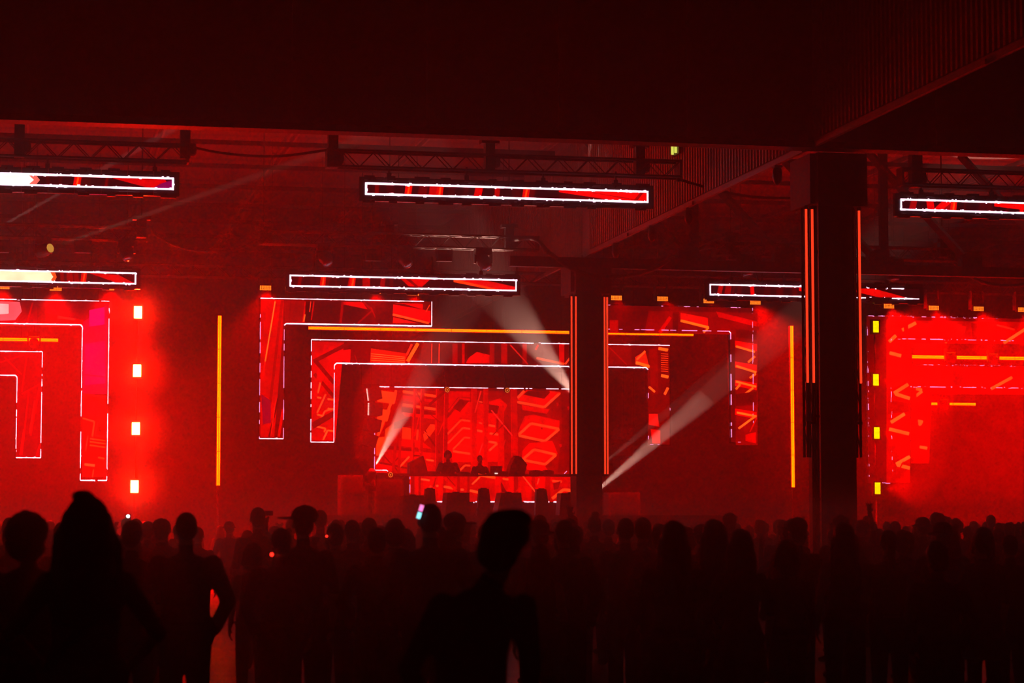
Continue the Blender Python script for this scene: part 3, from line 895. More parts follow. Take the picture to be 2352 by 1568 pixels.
# main screen
Y = 67.0
m_x0, m_zt, m_zb = X(860, 980, Y), Z(860, 888, Y), Z(860, 1092, Y)
def pic_main(p):
    P, Ln = p.poly, p.line
    O, O2 = (255, 82, 34), (255, 82, 34)
    P([(862, 896), (1316, 898), (1316, 1088), (862, 1086)], (170, 0, 0))
    # bright left slabs
    P([(866, 895), (912, 902), (906, 928), (866, 922)], O); P([(866, 925), (900, 930), (890, 942), (866, 938)], (150, 0, 0))
    P([(866, 938), (897, 942), (890, 968), (866, 964)], O); P([(866, 968), (885, 972), (872, 1000), (866, 1000)], (240, 30, 20))
    Ln([(910, 896), (868, 1000)], 6, O2); Ln([(902, 975), (885, 1000), (902, 1000)], 4, O2)
    P([(885, 985), (902, 974), (900, 990), (884, 1003)], O); P([(866, 1005), (888, 1002), (884, 1020), (864, 1030)], O)
    P([(864, 1030), (884, 1022), (868, 1046), (864, 1046)], O2)
    # shelves behind the columns
    for y0, c in ((896, O), (926, O), (908, (235, 0, 14)), (914, (190, 0, 4)), (944, (245, 0, 0))):
        P([(925, y0), (1002, y0 + 11), (1002, y0 + 17), (925, y0 + 6)], c)
    P([(922, 934), (1002, 948), (1002, 956), (922, 946)], (110, 0, 0))
    P([(926, 950), (1002, 953), (1000, 962), (930, 955)], (250, 0, 4))
    P([(905, 970), (945, 955), (945, 978), (905, 985)], (110, 0, 2))
    P([(924, 980), (944, 984), (944, 1010), (922, 1007)], (255, 62, 20)); P([(957, 986), (962, 986), (960, 1012), (955, 1012)], (255, 62, 20))
    P([(972, 998), (988, 974), (999, 975), (999, 986), (990, 998), (974, 1014)], (255, 66, 24))
    P([(924, 1008), (966, 1012), (990, 1030), (920, 1024)], (250, 0, 0)); P([(885, 1022), (945, 1030), (945, 1038), (885, 1030)], (115, 0, 0))
    P([(886, 1032), (1000, 1040), (1000, 1086), (880, 1086)], (205, 0, 2)); P([(920, 1035), (990, 1040), (985, 1056), (922, 1050)], (250, 0, 2))
    Ln([(975, 988), (1010, 1040)], 4, (120, 0, 0)); Ln([(973, 990), (988, 1002)], 2, (255, 70, 40))
    Ln([(862, 1060), (935, 1075)], 4, (120, 0, 2)); Ln([(940, 1048), (918, 1072)], 4, (255, 90, 40)); Ln([(978, 1055), (996, 1058)], 4, (255, 90, 40))
    Ln([(880, 1045), (918, 1086)], 3, (130, 0, 0)); Ln([(918, 1048), (882, 1082)], 3, (130, 0, 0)); P([(864, 1064), (900, 1070), (900, 1086), (864, 1084)], (245, 0, 4))
    # stair chevrons
    P([(1028, 960), (1062, 920), (1140, 932), (1140, 985), (1028, 1042)], (235, 0, 0)); P([(1030, 1000), (1110, 960), (1150, 1000), (1142, 1060), (1040, 1060)], (252, 0, 0))
    P([(1030, 898), (1080, 900), (1080, 912), (1052, 912), (1030, 940)], (225, 0, 4))
    Ln([(1030, 946), (1055, 914), (1080, 918)], 4, (235, 20, 10)); P([(1040, 936), (1056, 918), (1076, 922), (1056, 946)], (140, 0, 0))
    for pts in ([(1027, 997), (1059, 964), (1080, 967)], [(1028, 1018), (1063, 982), (1080, 985)], [(1040, 1032), (1067, 1004), (1080, 1006)]):
        Ln(pts, 4, (255, 72, 28))
    Ln([(1040, 1036), (1080, 1042)], 5, (255, 74, 30)); Ln([(1053, 1021), (1080, 1026)], 1.5, (255, 40, 15))
    Ln([(1052, 1084), (1068, 1068), (1080, 1069)], 4, (255, 76, 30)); 
    for a, b, wd in (((1095, 988), (1108, 991), 5), ((1100, 970), (1107, 973), 3), ((1122, 976), (1137, 979), 5), ((1124, 995), (1145, 998), 5), ((1122, 1014), (1141, 1017), 5), ((1142, 1018), (1123, 1035), 5), ((1122, 927), (1144, 931), 4), ((1100, 922), (1108, 924), 3)):
        Ln([a, b], wd, (255, 80, 35))
    P([(1123, 922), (1148, 915), (1165, 930), (1150, 960), (1123, 955)], (240, 0, 2)); P([(1122, 928), (1146, 932), (1142, 950), (1122, 948)], (140, 0, 0))
    # diamond boxes on the right
    P([(1188, 918), (1208, 896), (1284, 900), (1250, 934)], (252, 0, 0)); P([(1202, 906), (1212, 897), (1265, 899), (1250, 916)], (135, 0, 0))
    P([(1198, 930), (1262, 940), (1255, 950), (1200, 941)], (240, 0, 2))
    Ln([(1188, 914), (1204, 897)], 6, O); Ln([(1188, 923), (1250, 935), (1286, 902)], 6, O); Ln([(1262, 899), (1287, 902)], 3, (240, 40, 20))
    P([(1205, 955), (1225, 952), (1285, 966), (1284, 986), (1250, 1016), (1190, 1002), (1190, 990)], (250, 0, 0))
    Ln([(1191, 998), (1219, 972), (1284, 985), (1251, 1013), (1191, 1000)], 6, O); Ln([(1244, 982), (1244, 986)], 4, (150, 0, 0))
    P([(1200, 1035), (1215, 1018), (1268, 1012), (1280, 1042), (1252, 1070), (1198, 1058)], (252, 0, 0))
    Ln([(1199, 1056), (1226, 1032), (1277, 1044), (1252, 1066), (1199, 1056)], 6, O)
    P([(1206, 1062), (1252, 1070), (1262, 1086), (1210, 1078)], (240, 0, 2))
    P([(1288, 900), (1316, 905), (1316, 1080), (1280, 1085), (1290, 990)], (150, 0, 2))
    for x, y in ((1277, 925), (1302, 934), (1284, 1020), (1306, 995)):
        P([(x, y), (x + 5, y - 1), (x + 6, y + 5), (x + 2, y + 8)], (225, 0, 12))
    # columns in front
    def col(x0, x1, xb0, xb1, yb, c, edge):
        P([(x0, 893), (x1, 893), (xb1, yb), (xb0, yb)], c)
        Ln([(x0 + 1, 893), (xb0 + 1, yb)], 2.2, edge)
    for a in ((950, 957, 944, 951, 1072), (966, 975, 961, 970, 1072), (1001, 1008, 999, 1006, 1070), (1020, 1029, 1016, 1026, 1070)):
        col(*a, (178, 0, 2), (240, 18, 14))
    for a in ((907, 914, 899, 905, 1086), (918, 924, 912, 918, 1086)):
        P([(a[0], 985), (a[1], 985), (a[3], a[4]), (a[2], a[4])], (185, 0, 2))
    for a in ((1082, 1095, 1081, 1095, 1088), (1110, 1121, 1108, 1120, 1088), (1172, 1187, 1174, 1190, 1088)):
        col(*a, (205, 0, 0), (225, 4, 2))
    P([(1145, 935), (1157, 930), (1158, 1088), (1142, 1088)], (212, 0, 0))
    for a, b, wd, c in (((1104, 898), (1090, 948), 2.5, (255, 50, 30)), ((1128, 942), (1176, 1000), 3, (255, 45, 35)), ((1108, 1018), (1100, 1042), 2, (255, 60, 40)), ((1160, 1010), (1155, 1025), 2, (240, 40, 30)),
                        ((957, 900), (968, 925), 2.5, (150, 0, 0)), ((962, 955), (952, 1000), 2.5, (220, 10, 5)), ((952, 1010), (966, 1040), 2.5, (220, 10, 5)), ((985, 930), (1020, 900), 6, (140, 0, 2)), ((1010, 970), (985, 948), 3, (140, 0, 0)), ((1005, 1000), (1018, 970), 2, (225, 20, 15)), ((1130, 1000), (1170, 960), 3, (170, 0, 0))):
        Ln([a, b], wd, c)
polyM = [(m_x0, m_zb + .16), (m_x0 + .36, m_zb + .16), (m_x0 + .44, m_zb + .08), (m_x0 + .44, m_zb), (R_(m_x0) - .44, m_zb), (R_(m_x0) - .44, m_zb + .08), (R_(m_x0) - .36, m_zb + .16), (R_(m_x0), m_zb + .16), (R_(m_x0), m_zt), (m_x0, m_zt)]
stM = [(.034, .05, 1), (.034, .1, 0), None, None, None, (.03, .4, 0), (.03, .4, 1), None, (.034, .22, 1), (.026, .35, 0)]
led_panel('led_wall', polyM, Y, 'large main LED screen behind the booth showing red columns and orange diamonds', pic_main, stM, hang=(m_x0 + .5, R_(m_x0) - .5))

# side groups
Y = 63.5
s_x1, s_x0 = X(248, 900, Y), X(187, 900, Y)
s_zt, s_zi, s_zb = Z(248, 692, Y), Z(187, 746, Y), Z(248, 1103, Y)
def pic_side_left(p):
    P, Ln = p.poly, p.line
    P([(0, 692), (250, 696), (248, 745), (0, 742)], (150, 0, 26)); P([(-40, 690), (45, 693), (50, 715), (35, 735), (-40, 738)], (235, 110, 120)); P([(-40, 695), (20, 698), (20, 720), (-40, 725)], (255, 190, 190))
    P([(105, 718), (190, 735), (190, 745), (105, 742)], (215, 0, 10)); Ln([(132, 727), (172, 734)], 5, (240, 50, 40)); Ln([(75, 695), (62, 742)], 4, (210, 0, 16)); P([(85, 700), (105, 705), (105, 742), (85, 742)], (110, 0, 8))
    P([(190, 740), (247, 700), (245, 905), (190, 905)], (175, 0, 62)); P([(205, 712), (240, 705), (240, 745), (205, 750)], (190, 0, 110)); P([(195, 790), (242, 782), (242, 880), (195, 885)], (190, 0, 90)); Ln([(192, 860), (245, 866)], 3, (215, 0, 60))
    P([(190, 905), (245, 912), (243, 1095), (188, 1095)], (205, 0, 6)); P([(190, 918), (238, 926), (236, 955), (190, 950)], (225, 0, 18)); Ln([(190, 905), (245, 912)], 5, (240, 20, 30))
    Ln([(190, 960), (217, 968), (212, 1002)], 4, (255, 75, 35)); P([(192, 968), (210, 972), (208, 998), (192, 996)], (245, 10, 4)); Ln([(225, 968), (218, 1000), (240, 1004)], 3, (235, 40, 25))
    for y0 in (1007, 1014, 1022): Ln([(206, y0), (242, y0 + 5)], 3.5, (255, 75, 30))
    Ln([(202, 1000), (196, 1040)], 3, (250, 50, 30)); P([(190, 1036), (240, 1034), (238, 1085), (190, 1070)], (248, 0, 2)); Ln([(194, 1066), (218, 1069)], 6, (255, 95, 45)); Ln([(225, 1050), (240, 1053)], 4, (255, 80, 30)); Ln([(215, 1078), (212, 1096)], 3, (255, 70, 30))
    P([(190, 1072), (212, 1076), (210, 1096), (189, 1096)], (200, 0, 0)); P([(226, 980), (242, 983), (242, 995), (228, 990)], (110, 0, 0))
XO = -7.0
polyS = [(s_x0, s_zb), (s_x1, s_zb), (s_x1, s_zt), (XO, s_zt), (XO, s_zi), (s_x0 - .05, s_zi), (s_x0, s_zi - .06)]
stS = [(.04, .08, 4), (.028, .2, 2), (.034, .03, 3), None, (.04, 0, 4), (.045, 0, 1), (.028, .25, 2)]
led_panel('led_arch', polyS, Y, 'tall outer LED arch beside the white strobes, magenta and red picture', pic_side_left, stS, hang=(s_x1 - .3, 0))
def pic_side_right(p):
    P, Ln = p.poly, p.line
    P([(2036, 735), (2400, 740), (2400, 790), (2092, 788), (2090, 1108), (2036, 1108)], (196, 0, 0)); P([(2040, 820), (2088, 800), (2088, 870), (2040, 870)], (205, 0, 0)); P([(2040, 920), (2088, 925), (2088, 945), (2040, 950)], (170, 0, 0))
    O = (255, 112, 48)
    for a, b in (((2072, 758), (2104, 741)), ((2042, 785), (2058, 770)), ((2043, 810), (2070, 817)), ((2138, 748), (2160, 756)), ((2162, 757), (2186, 765)), ((2186, 772), (2170, 786)), ((2046, 970), (2078, 950)), ((2042, 985), (2088, 996)), ((2058, 1066), (2090, 1048)), ((2060, 1067), (2090, 1075)), ((2053, 903), (2086, 882)), ((2056, 904), (2090, 915))):
        Ln([a, b], 8, O)
    P([(2120, 742), (2210, 745), (2200, 786), (2130, 786)], (225, 0, 0)); P([(2195, 745), (2220, 750), (2215, 765), (2198, 758)], (250, 20, 10)); Ln([(2305, 788), (2360, 752)], 7, O); Ln([(2285, 745), (2330, 757)], 4, (255, 50, 30)); P([(2230, 742), (2290, 744), (2280, 786), (2235, 786)], (150, 0, 0))
    Ln([(2080, 745), (2092, 860)], 10, (190, 0, 0)); Ln([(2075, 1060), (2058, 1090)], 3, (210, 0, 0))
polySR = [(R_(x), z) for x, z in polyS][::-1]
stSR = [(.026, .8, 0), (.03, .6, 4), None, (.03, .8, 5), (.026, .85, 3), (.03, .6, 5), (.024, .85, 2)]
led_panel('led_arch', polySR, Y, 'tall outer LED arch right of the nearer pillar with orange diamond picture', pic_side_right, stSR, hang=(R_(s_x1) + .3, R_(0)))
Y = 66.5
q_x1, q_x0 = X(95, 950, Y), X(38, 950, Y)
q_zt, q_zi, q_zb = Z(95, 808, Y), Z(38, 862, Y), Z(95, 1051, Y)
def pic_sidein_left(p):
    P, Ln = p.poly, p.line
    P([(0, 810), (96, 812), (93, 1048), (38, 1048), (40, 862), (0, 860)], (140, 0, 16))
    for a, b, c in (((62, 815), (50, 900), (205, 0, 14)), ((92, 880), (70, 1000), (225, 5, 14)), ((80, 920), (68, 995), (240, 30, 26)), ((66, 900), (50, 1045), (215, 0, 12)), ((55, 985), (46, 1045), (235, 20, 20)), ((92, 1020), (84, 1046), (230, 0, 10)), ((0, 832), (55, 815), (190, 0, 16)), ((10, 820), (50, 860), (180, 0, 16)), ((50, 905), (95, 880), (190, 0, 14))):
        Ln([a, b], 4, c)
polyQ = [(q_x0, q_zb), (q_x1, q_zb), (q_x1, q_zt), (XO, q_zt), (XO, q_zi), (q_x0 - .05, q_zi), (q_x0, q_zi - .06)]
led_panel('led_arch', polyQ, Y, 'dim inner LED arch nested in the magenta side arch', pic_sidein_left, stS, hang=(q_x1 - .3, 0))
def pic_sidein_right(p):
    P, Ln = p.poly, p.line
    P([(2092, 840), (2400, 845), (2400, 906), (2140, 905), (2134, 1064), (2092, 1064)], (190, 0, 0)); P([(2096, 930), (2130, 940), (2132, 1000), (2096, 1000)], (180, 0, 0)); O = (255, 105, 45)
    for a, b in (((2096, 890), (2118, 896)), ((2118, 898), (2096, 915)), ((2098, 964), (2120, 969)), ((2112, 1026), (2130, 1029)), ((2276, 893), (2325, 866)), ((2110, 976), (2116, 972))):
        Ln([a, b], 7, O)
    Ln([(2095, 850), (2108, 1060)], 12, (200, 0, 0)); P([(2340, 850), (2352, 850), (2350, 880), (2335, 878)], (245, 10, 0))
polyQR = [(R_(x), z) for x, z in polyQ][::-1]
led_panel('led_arch', polyQR, Y, 'inner LED arch nested in the orange diamond side arch', pic_sidein_right, stSR, hang=(R_(q_x1) + .3, R_(0)))

# ------------------------------------------------------------------ amber LED bars
def led_bar(p, q, Y, label, nseg=5, w=.095):
    """row of batten units from p to q (x, z); each unit has two lit lines"""
    t = thing('led_bar', (p[0], Y, min(p[1], q[1])), label, 'led bar')
    P, Q = Vector((p[0], Y, p[1])), Vector((q[0], Y, q[1]))
    d = (Q - P)
    L = d.length
    d.normalize()
    n = Vector((-d.z, 0, d.x))
    Rm = Matrix((d, Vector((0, 1, 0)), n)).transposed()
    for i in range(nseg):
        a, b = P + d * (L * i / nseg + .008), P + d * (L * (i + 1) / nseg - .008)
        c = (a + b) / 2
        l = (b - a).length
        u = MB().box(c + Vector((0, .05, 0)), (l, .08, w + .03), Rm).build('batten_housing', M['black'], t)
        fq = MB()
        fq.add([c + d * (sx * l / 2) + n * (sz * w / 2) + Vector((0, -.008, 0)) for sx, sz in ((-1, -1), (1, -1), (1, 1), (-1, 1))], [(0, 1, 2, 3)])
        ff = fq.build('lit_face', M['bar'], u)
        if ff.data.polygons[0].normal.y > 0: ff.data.flip_normals()
        for s_ in (-1, 1):
            MB().box(c + n * s_ * w * .25 + Vector((0, -.012, 0)), (l, .006, w * .22), Rm).build('lit_line', M['barcore'], u)
    return t
Y = 61.8
b_x, b_z0, b_z1 = X(503, 900, Y), Z(501, 1115, Y), Z(505, 724, Y)
def on_pole(t, x, z0, z1, Y):
    MB().tube([(x, Y + .13, 0), (x, Y + .13, z1)], .03, 8).build('pole', M['truss'], t, True)
    MB().box((x, Y + .13, .02), (.5, .5, .04)).build('base_plate', M['black'], t)
on_pole(led_bar((b_x, b_z0), (b_x, b_z1), Y, 'upright amber LED bar between the white strobes and the stage'), b_x, b_z0, b_z1, Y)
on_pole(led_bar((R_(b_x), b_z0), (R_(b_x), b_z1), Y, 'upright amber LED bar left of the nearer pillar'), R_(b_x), b_z0, b_z1, Y)
Y = 63.0
c_x0, c_z = X(708, 753, Y), Z(708, 753, Y)
t = led_bar((c_x0, c_z), (R_(c_x0), c_z), Y, 'long level amber LED bar above the inner arch', 11, .075)
for x in (c_x0 + 1, XC, R_(c_x0) - 1):
    MB().tube([(x, Y + .1, c_z), (x, Y + .1, ROOF - .002)], .008, 6).build('hanging_wire', M['truss'], t)
Y = 65.0
e_x, e_z = X(134, 781, Y), Z(134, 781, Y)
t = led_bar((-1.6, e_z), (e_x, e_z), Y, 'level amber LED bar inside the magenta side arch', 3, .09)
MB().tube([(e_x - 1, Y + .1, e_z), (e_x - 1, Y + .1, ROOF - .002)], .008, 6).build('hanging_wire', M['truss'], t)
t = led_bar((X(2094, 819, Y), Z(2094, 819, Y)), (X(2094, 819, Y) + 4.4, Z(2094, 819, Y)), Y, 'level amber LED bar inside the orange side arch, upper one', 4, .1)
MB().tube([(X(2094, 819, Y) + 1, Y + .1, Z(2094, 819, Y)), (X(2094, 819, Y) + 1, Y + .1, ROOF - .002)], .008, 6).build('hanging_wire', M['truss'], t)
Y = 68.0
lx0, lx1, lz = X(2137, 927, Y), X(2241, 928, Y), Z(2137, 927, Y)
t = led_bar((lx0, lz), (lx1, lz), Y, 'short level amber LED bar low inside the orange side arch', 2, .08)
MB().tube([(lx0 + .3, Y + .1, lz), (lx0 + .3, Y + .1, ROOF - .002)], .008, 6).build('hanging_wire', M['truss'], t)
for px, py, Yh, lab in ((78, 788, 64.6, 'small moving head in front of the amber bar in the magenta arch'), (2183, 824, 64.6, 'small moving head before the upper amber bar, nearer the diamonds'),
                        (2281, 827, 64.6, 'small moving head before the upper amber bar, farther from the diamonds'), (2167, 931, 67.6, 'small moving head before the short low amber bar')):
    c = at(px, py, Yh)
    t = moving_head(px, py, Yh, c.z + .3, lab, (0, -1, -.3), .95)
    MB().tube([(c.x, Yh, c.z + .36), (c.x, Yh, ROOF - .002)], .008, 6).build('hanging_wire', M['truss'], t)

# ------------------------------------------------------------------ stage truss with wash lights
t = box_truss(-7, 34, 62.7, ZT + .3, ZT, 'long black stage truss holding the row of wash lights')
for i in range(6):
    x = -5 + 7.4 * i
    MB().tube([(x, 62.7, ZT + .3), (x, 62.7, ROOF - .002)], .012, 6).build('hanging_wire', M['truss'], t)
WASH = [(8, 658, 0), (128, 662, 0), (249, 661, 0), (610, 661, 1), (862, 669, 1), (950, 673, 1), (1416, 684, 1), (1522, 686, 2), (1628, 691, 2), (1735, 694, 2), (2042, 703, 3), (2145, 707, 3), (2248, 709, 3), (2350, 711, 3)]
WLAB = {8: 'over the magenta arch, under the white glare', 128: 'over the magenta arch, under the middle of the LED strip', 249: 'over the upright leg of the magenta arch', 610: 'over the corner of the dim red arch',
        862: 'half hidden behind the LED strip, over the dim red arch', 950: 'just below the LED strip at the dim red arch', 1416: 'just right of the stage pillar',
        1522: 'second to the right of the stage pillar', 1628: 'under the end of the crossing LED strip', 1735: 'over the corner of the orange zigzag arch', 2042: 'just right of the nearer pillar, over the yellow strobes',
        2145: 'second to the right of the nearer pillar', 2248: 'third to the right of the nearer pillar', 2350: 'fourth to the right of the nearer pillar'}
def wash(px, py, gi):
    Yw = 62.3
    c = at(px, py, Yw)
    t = thing('wash_light', (c.x, Yw, c.z), 'small amber wash light ' + WLAB[px], 'stage light', 'amber wash lights on the stage truss')
    sk = 0 if gi < 2 else .3
    dirv = Vector((sk, -.3, -.92)).normalized()
    MB().box(c + Vector((0, .1, .03)), (.34, .16, .16)).build('housing', M['black'], t)
    for sd in (-1, 1):
        MB().bx(c.x + sd * .18 - .012, c.x + sd * .18 + .012, Yw + .06, Yw + .3, c.z, ZT + .04).build('bracket', M['truss'], t)
    mb = MB()
    for i in range(7):
        for j in range(3):
            x, z = c.x - .135 + i * .045, c.z - .045 + j * .045
            mb.add([(x - .018, Yw, z - .018), (x + .018, Yw, z - .018), (x + .018, Yw, z + .018), (x - .018, Yw, z + .018)], [(0, 1, 2, 3)])
    tag(mb.build('led_cells', M['cell'], t), kind='stuff')
    src = c + Vector((0, -.08, -.1))
    spot(t, src, src + dirv * 5, P_WASH, RED, 100, .7, .12)
for w_ in WASH: wash(*w_)

# ------------------------------------------------------------------ strobes at the sides
def strobe_col(px_list, Ys, label, face_cam, cellm, glab):
    for n_, (px, py) in enumerate(px_list):
        c = at(px, py, Ys)
        t = thing('strobe_light', (c.x, Ys, c.z - .2), label + ('topmost of four', 'second from the top', 'third from the top', 'lowest of four')[n_], 'strobe', glab)
        MB().box(c + Vector((0, .08, 0)), (.27, .12, .42)).build('housing', M['black'], t)
        mb = MB()
        nx_, nz_ = (4, 7) if face_cam else (5, 9)
        wx, wz = (.21, .33) if face_cam else (.17, .33)
        for i in range(nx_):
            for j in range(nz_):
                x, z = c.x - wx / 2 + wx * (i + .5) / nx_, c.z - wz / 2 + wz * (j + .5) / nz_
                a, b = wx / nx_ * (.49 if face_cam else .42), wz / nz_ * (.49 if face_cam else .42)
                mb.add([(x - a, Ys, z - b), (x + a, Ys, z - b), (x + a, Ys, z + b), (x - a, Ys, z + b)], [(0, 1, 2, 3)])
        tag(mb.build('led_cells', cellm, t), kind='stuff')
        z_lo = 0.0 if n_ == 3 else at(*px_list[n_ + 1], Ys).z + .22
        MB().tube([(c.x, Ys + .12, z_lo), (c.x, Ys + .12, c.z - .2)], .025, 6).build('pole', M['truss'], t, True)
        if face_cam:
            spot(t, c + Vector((0, -.1, 0)), c + Vector((0, -5, -.6)), P_BLIND, (1.0, .003, .0), 165, .6, .1)
        else:
            spot(t, c + Vector((.2, -.1, 0)), c + Vector((5, -1.2, -.3)), P_SIDE, RED, 95, .7, .08)
strobe_col(((317, 717), (315, 851), (312, 984), (309, 1117)), 62.2, 'glaring white strobe in the column beside the magenta arch, ', True, M['blind'], 'white strobes in a column')
strobe_col(((2012, 750), (2012, 872), (2014, 994), (2016, 1121)), 62.2, 'yellow strobe in the column right of the nearer pillar, ', False, M['cells'], 'yellow strobes in a column')

# ------------------------------------------------------------------ beam lights
def beam_head(src, tgt, Y0, Y1, power, col, ang, label, size=1.0, stand=True, blend=.35, lname='lamp_light'):
    c = at(*src, Y0)
    tg = at(*tgt, Y1)
    a = (tg - c).normalized()
    t = thing('beam_light', (c.x, Y0, SZ), label, 'stage light')
    s = size
    MB().lathe([(.06 * s, -.22 * s), (.12 * s, -.2 * s), (.14 * s, 0), (.13 * s, .1 * s), (.12 * s, .2 * s)], c, a, 16).build('head', M['black'], t, True)
    MB().lathe([(.1 * s, .19 * s), (.1 * s, .212 * s), (.03 * s, .216 * s)], c, a, 16).build('lens', M['lens'], t, True)
    if stand:
        MB().bx(c.x - .15, c.x + .15, Y0 - .13, Y0 + .13, max(SZ, c.z - .42), c.z - .28).build('base', M['black'], t)
        for sd in (-1, 1):
            MB().bx(c.x + sd * .17 - .02, c.x + sd * .17 + .02, Y0 - .05, Y0 + .05, c.z - .3, c.z + .02).build('yoke_arm', M['black'], t)
        if c.z - .42 > SZ:
            MB().bx(c.x - .05, c.x + .05, Y0 - .05, Y0 + .05, SZ + .04, c.z - .42).build('stand_post', M['truss'], t)
            MB().bx(c.x - .2, c.x + .2, Y0 - .15, Y0 + .15, SZ, SZ + .04).build('stand_foot', M['stage'], t)
    else:
        MB().tube([c + Vector((0, .2, 0)), (c.x, Y0 + .2, ROOF - .002)], .008, 6).build('hanging_wire', M['truss'], t)
        MB().bx(c.x - .18, c.x + .18, Y0 + .1, Y0 + .24, c.z - .05, c.z + .05).build('yoke', M['black'], t)
    spot(t, c + a * .4 * s, tg, power, col, ang, blend, .03, lname)
WARMW = (1.0, .5, .38)
beam_head((1350, 948), (1160, 690), 62.0, 60.0, P_BEAM * .7, WARMW, 19, 'beam light behind the stage pillar throwing a wide pale beam upward', 1.0, True, .5)
beam_head((850, 1092), (960, 885), 62.6, 61.0, P_BEAM * .65, WARMW, 15, 'beam light left of the booth throwing a pale beam upward', .9, True, .6)
beam_head((1318, 1172), (1640, 897), 61.7, 61.0, P_BEAM * 2.8, WARMW, 8.5, 'beam light low beside the stage pillar, its pale beam leaning right', 1.0, True, .4)
beam_head((1335, 1104), (1560, 925), 62.45, 62.0, P_BEAM * 1.0, WARMW, 6.0, 'beam light low behind the stage pillar with a thin leaning beam', .8, True, .4)
beam_head((-90, 572), (440, 272), 60.5, 56.0, P_BEAM * 3.0, (1, .72, .6), 1.6, 'beam light at the far left throwing a thin pale beam to the roof', 1.0, False, .3, 'beam_left_offscreen')

# small ring lamps above the screen and beside the booth
for px, py, Yl, lab in ((1027, 895, 64.0, 'small orange ring lamp at the top edge of the main screen, by the chevrons'), (1165, 896, 64.0, 'small orange ring lamp at the top edge of the main screen, by the diamonds'), (897, 1090, 63.1, 'orange ring lamp lying left of the booth')):
    c = at(px, py, Yl)
    t = thing('ring_lamp', (c.x, Yl, c.z), lab, 'stage light')
    MB().lathe([(.05, 0), (.085, .02), (.09, .2), (.07, .32)], c, (.1, 1, .15), 16).build('barrel', M['black'], t, True)
    mb = MB()
    for k in range(12):
        a = 2 * math.pi * k / 12
        mb.box(c + Vector((.055 * math.cos(a), -.012, .06 * math.sin(a))), (.022, .008, .022))
    mb.box(c + Vector((0, -.012, 0)), (.035, .008, .035))
    tag(mb.build('led_ring', emat('ring_led', lin((255, 120, 40)), 1.3), t), kind='stuff')
    if py < 1000:
        MB().tube([c + Vector((0, .1, .08)), (c.x, 64.68, i_zi + .05)], .015, 6).build('bracket', M['truss'], t)
    else:
        MB().bx(c.x - .1, c.x + .1, Yl + .02, Yl + .25, Z(892, 1100, 62.9), c.z - .06).build('stand', M['black'], t)

# ------------------------------------------------------------------ line arrays
def line_array(px, py, Yl, sd, label, lit, n):
    c = at(px, py, Yl)
    t = thing('line_array', (c.x, Yl, c.z - 2), label, 'loudspeaker')
    p = Vector((c.x, Yl, c.z))
    ang = math.radians(-8)
    for i in range(n):
        Rm = Matrix.Rotation(sd * ang, 3, 'Y')
        ctr = p + Rm @ Vector((sd * .2, 0, -.2))
        o = MB().prism([(-.2, -.17), (.2, -.19), (.2, .19), (-.2, .17)], -.45, .45)
        me = MB()
        me.add([ctr + Rm @ Vector((sd * v[0] * -1, v[1], v[2])) for v in o.v], o.f)
        cab = me.build('speaker_cabinet', M['cap'], t)
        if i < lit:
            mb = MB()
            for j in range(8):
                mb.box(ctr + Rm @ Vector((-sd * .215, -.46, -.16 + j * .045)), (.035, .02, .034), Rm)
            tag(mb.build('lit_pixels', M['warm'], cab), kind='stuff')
        p = p + Rm @ Vector((0, 0, -.42))
        ang += math.radians(9 if i < 3 else -6)
    MB().box((c.x + sd * .15, Yl, c.z + .08), (.5, .3, .1)).build('fly_bar', M['truss'], t)
    for dx in (-.1, .2):
        MB().tube([(c.x + sd * dx, Yl, c.z + .1), (c.x + sd * dx, Yl, ROOF - .002)], .012, 6).build('chain', M['truss'], t)
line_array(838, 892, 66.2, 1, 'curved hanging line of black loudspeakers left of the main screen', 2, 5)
cR = R_(X(838, 892, 65.6))
d_ = at(1450, 905, 65.6)
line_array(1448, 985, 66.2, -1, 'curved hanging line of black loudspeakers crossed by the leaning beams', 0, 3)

# ------------------------------------------------------------------ booth
Y = 64.0
bx0 = X(941, 1100, Y); bx1 = R_(bx0)
bzt = Z(1100, 1089, Y); bzb = Z(1100, 1152, Y)
bt_ = thing('dj_booth', (XC, Y, SZ), 'long performer booth with a red LED front and black top', 'booth')
MB().bx(bx0 - .02, bx1 + .02, Y + .1, Y + .9, SZ, bzt - .05).build('body', M['black'], bt_)
MB().bx(bx0 - .55, bx1 + .1, Y - .02, Y + 1.0, bzt - .05, bzt).build('table_top', M['black'], bt_)
MB().bx(bx0 - .02, bx1 + .02, Y + .0, Y + .1, bzb - .3, bzt - .05).build('led_cabinet', M['gloss'], bt_)
for lx in (bx0 - .5,):
    MB().bx(lx, lx + .06, Y + .1, Y + .9, SZ, bzt - .05).build('table_leg', M['truss'], bt_)
pic = Picture(Y - .004)
pic.polyw([(bx0, bzb), (bx1, bzb), (bx1, bzt - .06), (bx0, bzt - .06)], (215, 0, 0))
P, Ln = pic.poly, pic.line
for x, w_, c in ((957, 8, (235, 0, 0)), (964, 5, (165, 0, 0)), (948, 8, (160, 0, 2)), (1012, 12, (240, 0, 0)), (1021, 6, (180, 0, 0)), (1053, 6, (175, 0, 2)), (1068, 7, (225, 0, 0)), (1076, 5, (180, 0, 0)), (1143, 14, (248, 0, 0)), (1174, 12, (245, 0, 0)), (1185, 10, (160, 0, 2)), (1213, 12, (235, 0, 0)), (1225, 8, (180, 0, 2)), (1244, 11, (250, 0, 0)), (1258, 12, (180, 0, 2))):
    Ln([(x, 1094), (x, 1150)], w_, c)
